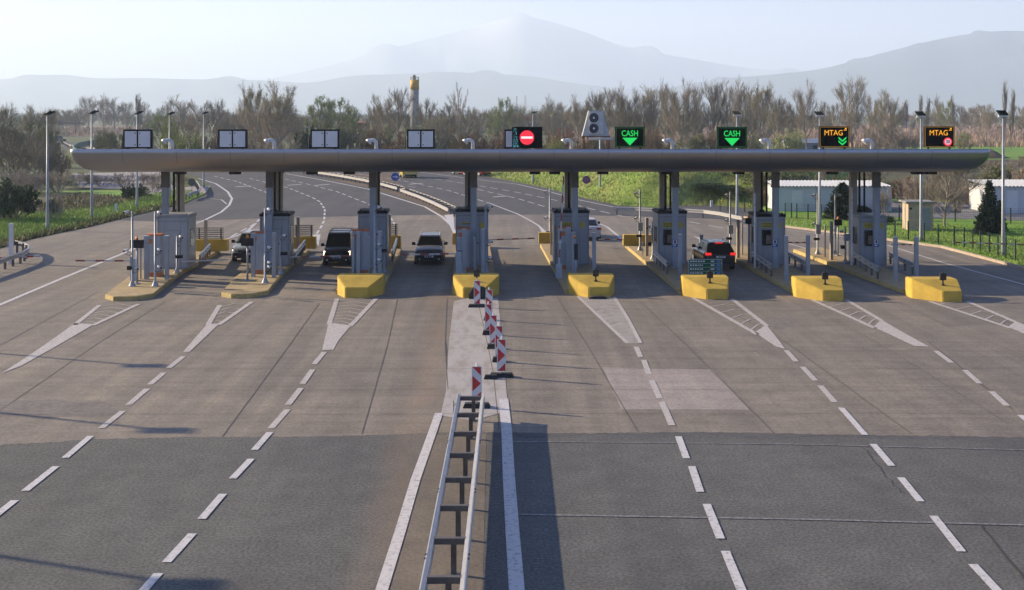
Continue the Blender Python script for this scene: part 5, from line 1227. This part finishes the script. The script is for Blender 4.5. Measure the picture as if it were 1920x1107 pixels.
LM2 = [(40,'on the left verge at the picture edge'),(110,'near the nearest left lamp post'),(200,'beside the pale gravel yard'),(320,'behind the leftmost canopy column'),(1320,'on the bank under the canopy'),(1420,'behind the second booth from right'),(1500,'left of the long white hall'),(1580,'before the long white hall'),(1700,'behind the beige hut'),(1790,'right of the beige hut'),(1860,'left of the right edge hall'),(1900,'behind the rightmost lamp post')]
cnt = {}
def plant(kind, px, Y, ytop, wpx, z0=0, under=False):
    lst = proto[kind]; k = cnt.get(kind, 0); cnt[kind] = k+1; name, parts, h0, w0 = lst[k % len(lst)]
    h = ZA(ytop, Y)-z0; w = wpx*Y/F; lm = min(LM2 if under else LM, key=lambda q: abs(q[0]-px))[1]
    lab = ('tall ' if (not under and h > 13) else '') + DESC[kind] + ' ' + lm
    t = thing(name, lab, 'tree' if kind in ('bare','vase','bud','green','poplar','sparse','conifer') else 'shrub', (XA(px, Y), Y, z0-.05), rng.uniform(0, 6.28), {'bare':'bare trees','vase':'bare trees','bud':'bare trees','green':'green trees'}.get(kind, None))
    t.scale = (w/w0, w/w0, h/h0)
    for nm, me in parts: o = bpy.data.objects.new(nm, me); C.objects.link(o); o.parent = t
for a in [('vase',165,620,180,38),('vase',195,630,177,42),('vase',214,620,182,40),('vase',238,600,190,28),('poplar',262,420,176,14),('vase',268,430,186,34),('vase',330,440,178,58),('bare',308,450,195,30),('bare',100,640,204,50),('bare',130,660,206,40),
          ('bud',12,210,192,70),('bud',52,230,197,60),('bud',85,250,203,50),('vase',118,630,205,40),('bare',150,660,203,36),('bare',372,300,187,60),('bare',403,290,186,55),('bare',430,320,205,50),('bud',345,260,215,70),('green',300,240,212,50),
          ('bud',482,225,156,70),('bud',525,215,152,80),('bud',505,205,172,100),('bare',460,240,195,50),('green',600,260,180,60),('green',632,270,184,60),('green',655,280,200,40),('bare',570,330,212,50),
          ('bud',720,250,178,70),('bare',748,240,164,60),('bare',700,300,195,50),('bare',800,260,185,60),('bare',835,280,193,60),('sparse',860,235,154,34),('bare',880,340,200,60),('bud',815,230,215,60),('green',945,300,183,36),('green',925,330,200,30),('bare',905,380,205,50),('bud',970,330,200,50),
          ('bare',1005,330,205,50),('vase',1030,320,180,45),('bare',1055,330,192,60),('vase',1082,310,178,50),('bare',1110,300,180,60),('vase',1122,300,168,40),('bare',1145,290,165,50),('vase',1163,280,158,45),('vase',1185,280,165,50),('bare',1205,290,172,60),('vase',1225,280,158,50),
          ('vase',1252,270,152,60),('vase',1280,265,148,70),('bare',1300,280,162,60),('vase',1338,275,149,50),('bare',1362,280,158,50),('vase',1390,270,147,55),('bare',1410,280,165,50),('bud',1430,260,154,60),('bare',1452,290,172,50),
          ('bare',1470,300,185,50),('vase',1513,280,150,48),('bare',1490,330,190,40),('vase',1598,265,142,56),('bare',1632,320,178,50),('bud',1655,300,168,56),('bare',1680,320,190,40),('bare',1560,350,192,50),('poplar',1540,450,190,14),
          ('poplar',1726,480,177,10),('poplar',1738,480,183,10),('vase',1758,460,178,30),('poplar',1788,430,178,8),('green',1775,450,188,30),('bare',1800,460,195,40),('bare',1835,480,195,60),('poplar',1884,300,152,12),('poplar',1896,310,167,11),('bare',1915,420,196,40),('bud',1860,430,205,40),('poplar',1700,520,187,10),('poplar',1692,520,192,9),('bare',1820,500,200,40)]: plant(*a)
for a in [('olive',40,180,225,110),('bare',20,160,232,80),('olive',80,170,240,60),('bare',65,150,245,70),('olive',225,250,238,60),('olive',200,260,245,50),('yellow',318,230,222,50),('yellow',352,220,246,60),('brown',395,240,240,60),('olive',440,230,240,70),('twiggy',500,210,235,80),
          ('dark',574,225,238,38),('olive',650,215,236,60),('brown',690,215,240,60),('olive',712,225,232,60),('brown',742,220,244,50),('olive',780,230,238,60),('brown',870,230,245,50),('red',905,235,250,60),('red',940,230,244,50),('yellow',1042,215,257,36),('red',1050,240,240,50),('brown',1090,230,245,50),('olive',830,240,245,50),
          ('brown',1215,225,236,46),('brown',1240,240,245,50),('twiggy',1180,230,240,60),('twiggy',1150,240,240,60),('olive',1300,250,250,60),('brown',1330,250,245,60),('olive',1400,240,250,60),('willow',1475,215,244,58),('willow',1490,225,250,40),('twiggy',1580,260,235,50),('twiggy',1660,250,215,60),('bare',1668,240,235,44),('twiggy',1700,250,240,50),('green',1807,235,247,30),('bare',1632,235,238,30),('red',1140,250,250,50),('brown',1020,250,250,50),('olive',1120,240,255,40),
          ('red',985,260,240,60),('brown',620,250,238,60),('bare',545,260,215,50),('brown',860,270,235,50)]: plant(*a)
for a in [('dark',28,105,337,76),('dark',-8,103,345,60),('twiggy',102,104,361,36),('dark',97,108,372,22),('twiggy',20,140,318,90),('twiggy',60,135,330,80),('twiggy',110,140,318,80),('twiggy',150,150,322,70),('twiggy',190,152,325,70),('twiggy',230,150,325,60),('twiggy',270,155,322,60),('twiggy',300,150,328,50),('bare',30,150,270,110),('bare',70,160,262,90),('brown',105,165,286,50),('twiggy',92,160,276,50),
          ('dark',250,128,345,40),('olive',262,132,350,40),('twiggy',285,140,340,50),('twiggy',330,160,330,50),
          
          ('olive',1480,128,325,60),('olive',1520,130,322,70),('brown',1556,130,322,60),('olive',1600,128,330,60),('conifer',1580,105,342,78),('conifer',1618,112,385,50),('olive',1650,125,330,60),('brown',1690,124,330,60),('twiggy',1720,118,330,70),('bare',1772,97,300,110),('bare',1752,110,318,60),('olive',1740,118,345,60),('twiggy',1800,112,335,70),('brown',1830,118,340,60),('olive',1850,125,330,60),
          ('conifer',1855,92,338,54),('conifer',1875,94,375,30),('conifer',1838,91,400,30),('twiggy',1900,120,320,70),('brown',1940,125,310,80),('olive',1880,128,310,80),('twiggy',1660,107,350,30),('twiggy',1660,200,296,80),('brown',1700,190,300,70),('twiggy',1740,200,292,90),('twiggy',1790,190,300,90),('brown',1830,200,300,80),('twiggy',1870,180,300,80),('twiggy',1910,190,292,90),('brown',1900,150,318,80),('twiggy',1640,160,310,70),('bare',1810,150,300,70),('dark',1905,95,432,28),('dark',1660,100,402,30)]: plant(*a, 0, True)
for a in [('olive',1300,134,312,90,3),('olive',1345,132,316,90,2.8),('dark',1322,124,342,76,1.6),('dark',1356,123,346,66,1.4),('dark',1290,125,352,50,1.6),('olive',1385,128,318,80,2),('brown',1405,126,328,70,1.5),('olive',1435,124,318,80,1),('olive',1250,140,318,80,3.2),('brown',1215,150,322,70,3.2),('olive',1170,160,322,70,3),('brown',1440,119,352,60,.4),('olive',1395,122,350,50,1)]: plant(*a, True)
# far woodland, too dense to count
def woods():
    r = np.random.RandomState(3); V = []; Fc = []; n = 0
    for q in range(620):
        Y = r.uniform(430, 1500); X = r.uniform(-.46,.46)*Y; 
        px = 960+X*F/Y
        if (1560 < px and Y < 640) or (px < 270 and Y < 700): continue
        h = r.uniform(7, 13)*(1.0 if Y < 700 else 1.25)*(1.08 if 950 < px < 1480 else .9); w = h*r.uniform(.5,.9); m = 46 if Y < 800 else 30
        a = r.uniform(0, 6.28, m); el = r.uniform(.5, 1.5, m); L = h*r.uniform(.55, 1.0, m)*(.6+.4*np.sin(el)); z0 = r.uniform(0,.35,m)*h
        d = np.stack([np.cos(a)*np.cos(el)*w/h, np.sin(a)*np.cos(el)*w/h, np.sin(el)], 1); b0 = np.stack([np.full(m, X), np.full(m, Y), z0], 1); L = np.minimum(L, (h-z0)/np.maximum(.3, d[:,2]))
        b0[:, 0] += r.normal(0, .12*w, m); b0[:,1] += r.normal(0,.12*w,m); e = b0 + d*L[:,None]; t_ = .13 if Y < 800 else .22
        s1 = np.stack([np.full(m, t_), np.zeros(m), np.zeros(m)], 1); s2 = np.stack([np.zeros(m), np.full(m, t_), np.zeros(m)], 1)
        V.append(np.stack([b0-s1, b0+s1, e, b0-s2, b0+s2, e+.1], 1).reshape(-1, 3)); 
        mid = (b0+e)/2; k = r.normal(0, .8, (m,3)); k2 = r.normal(0,.8,(m,3)); V.append(np.stack([mid+k, mid+k2, mid-k*.3-k2*.5, e-[0,0,1.2], e+k*.3-[0,0,.8], e+k2*.3-[0,0,1]], 1).reshape(-1, 3))
    V = np.concatenate(V); me = bpy.data.meshes.new('distant_woods'); nf = len(V)//3
    me.vertices.add(len(V)); me.vertices.foreach_set('co', V.astype('f').ravel()); me.loops.add(nf*3); me.loops.foreach_set('vertex_index', np.arange(nf*3, dtype='i'))
    me.polygons.add(nf); me.polygons.foreach_set('loop_start', np.arange(nf, dtype='i')*3); me.update(calc_edges=True)
    me.materials.append(mat('distant_twigs', (.22,.195,.14), .9, col2=(.27,.28,.13), scale=.02, coord='World')); o = bpy.data.objects.new('distant_woods', me); C.objects.link(o); o['kind'] = 'stuff'
woods()
def scatter(name, pts, m, hmin, hmax, wid, lean=.35, seed=1):
    r = np.random.RandomState(seed); n = len(pts); b0 = np.array(pts); a = r.uniform(0, 6.28, n); h = r.uniform(hmin, hmax, n)
    s_ = np.stack([np.cos(a), np.sin(a), np.zeros(n)], 1)*wid*r.uniform(.6,1.5,(n,1)); e = b0 + np.stack([r.normal(0,lean,n)*h, r.normal(0,lean,n)*h, h], 1)
    V = np.stack([b0-s_, b0+s_, e], 1).reshape(-1, 3); nf = n; me = bpy.data.meshes.new(name)
    me.vertices.add(len(V)); me.vertices.foreach_set('co', V.astype('f').ravel()); me.loops.add(nf*3); me.loops.foreach_set('vertex_index', np.arange(nf*3, dtype='i'))
    me.polygons.add(nf); me.polygons.foreach_set('loop_start', np.arange(nf, dtype='i')*3); me.update(calc_edges=True); me.materials.append(m)
    o = bpy.data.objects.new(name, me); C.objects.link(o); o['kind'] = 'stuff'; return o
def inside(p, poly):
    x, y = p; c = False; j = len(poly)-1
    for i in range(len(poly)):
        if (poly[i][1] > y) != (poly[j][1] > y) and x < (poly[j][0]-poly[i][0])*(y-poly[i][1])/(poly[j][1]-poly[i][1])+poly[i][0]: c = not c
        j = i
    return c
def fill(poly_px, n, seed):
    r = random.Random(seed); out = []; xs = [q[0] for q in poly_px]; ys_ = [q[1] for q in poly_px]
    while len(out) < n:
        q = (r.uniform(min(xs), max(xs)), r.uniform(min(ys_), max(ys_)))
        if inside(q, poly_px): p = P(*q); out.append((p.x, p.y, 0))
    return out
M_blade = mat('grass_blades', (.18,.36,.03), .7, col2=(.32,.38,.07), scale=.5, coord='World'); M_blade2 = mat('dry_blades', (.20,.17,.07), .8, var=.3, scale=.5, coord='World')
scatter('verge_grass', fill([(-30,464),(0,462),(55,447),(110,435),(160,425),(220,410),(278,396),(345,380),(384,363),(330,354),(200,385),(100,397),(-30,405)], 30000, 1), M_blade, .10, .28, .028, seed=1)
scatter('dry_grass', fill([(0,466),(55,449),(110,437),(160,427),(220,412),(278,398),(345,382),(345,376),(278,390),(220,403),(110,430),(0,455)], 2500, 2) + fill([(0,400),(150,362),(262,372),(200,390)], 3000, 5), M_blade2, .1, .4, .05, seed=2)
scatter('verge_grass', fill([(1440,418),(1473,423),(1560,434),(1662,447),(1771,461),(1930,503),(1930,425),(1640,418),(1440,404)], 16000, 3), M_blade, .06, .18, .025, seed=3)
bme = bank_o.data; r = random.Random(8); bp = []
for f in bme.polygons:
    vs = [bme.vertices[i].co for i in f.vertices]; k = int(min(110, f.area*24)) if vs[0].y < 190 else 6
    for _ in range(k):
        u, v = r.random(), r.random(); p = (vs[0].lerp(vs[1], u)).lerp(vs[3].lerp(vs[2], u), v); bp.append((p.x, p.y, p.z))
scatter('bank_grass', bp, M_blade, .10, .30, .03, seed=4); scatter('bank_dry_grass', r.sample(bp, len(bp)//7), M_blade2, .15, .4, .035, seed=5)
rp = []
r = random.Random(12)
while len(rp) < 40000:
    Y = 330*(1 + 2.2*r.random()**1.5); X = r.uniform(.04,.52)*Y; 
    if Y > 370 or X/Y > .27: rp.append((X, Y, 0))
while len(rp) < 44000: Y = r.uniform(480,760); rp.append((r.uniform(-.39,-.3)*Y, Y, 0))
scatter('reeds', rp, mat('reed_stems', (.36,.255,.185), .8, var=.15, scale=.05, coord='World'), 1.3, 2.1, .11, .08, seed=6)
mb = MB(); rr = random.Random(2); Y = 230; vs = [(0,0,1.9)]; n_ = 16
for z, q in ((1.2,1.2),(.5,2.6),(0,3.6)):
    for k in range(n_): a = 2*math.pi*k/n_; vs.append((q*math.cos(a)*rr.uniform(.8,1.2), q*math.sin(a)*rr.uniform(.8,1.2), z))
mb.add(vs, [(0,1+k,1+(k+1) % n_) for k in range(n_)] + [(1+i*n_+k, 1+(i+1)*n_+k, 1+(i+1)*n_+(k+1) % n_, 1+i*n_+(k+1) % n_) for i in range(2) for k in range(n_)], True)
o = mb.build('earth_heap', mat('dark_earth', (.07,.05,.04), .95), None, (XA(1857,250), 250, 0)); o.scale = (1,1,1.0); tag(o, 'dark heap of earth in the field right of the MTAG 30 display', 'heap')
# ---------------- labels made unique ----------------
by = {}
for o in ALL: by.setdefault(o['label'], []).append(o)
NUM = ['zero','one','two','three','four','five','six','seven','eight','nine','ten','eleven','twelve']
OR_ = ['leftmost','second','third','fourth','fifth','sixth','seventh','eighth','ninth','tenth']
for lab, os_ in by.items():
    if len(os_) < 2: continue
    os_.sort(key=lambda o: o.location.x/max(1, o.location.y)); n_ = len(os_)
    for k, o in enumerate(os_):
        o['label'] = lab + (', ' + (['left one','right one'][k] if n_ == 2 else ('leftmost' if k == 0 else 'rightmost' if k == n_-1 else OR_[k] + ' from left') + f' of {NUM[n_]}'))
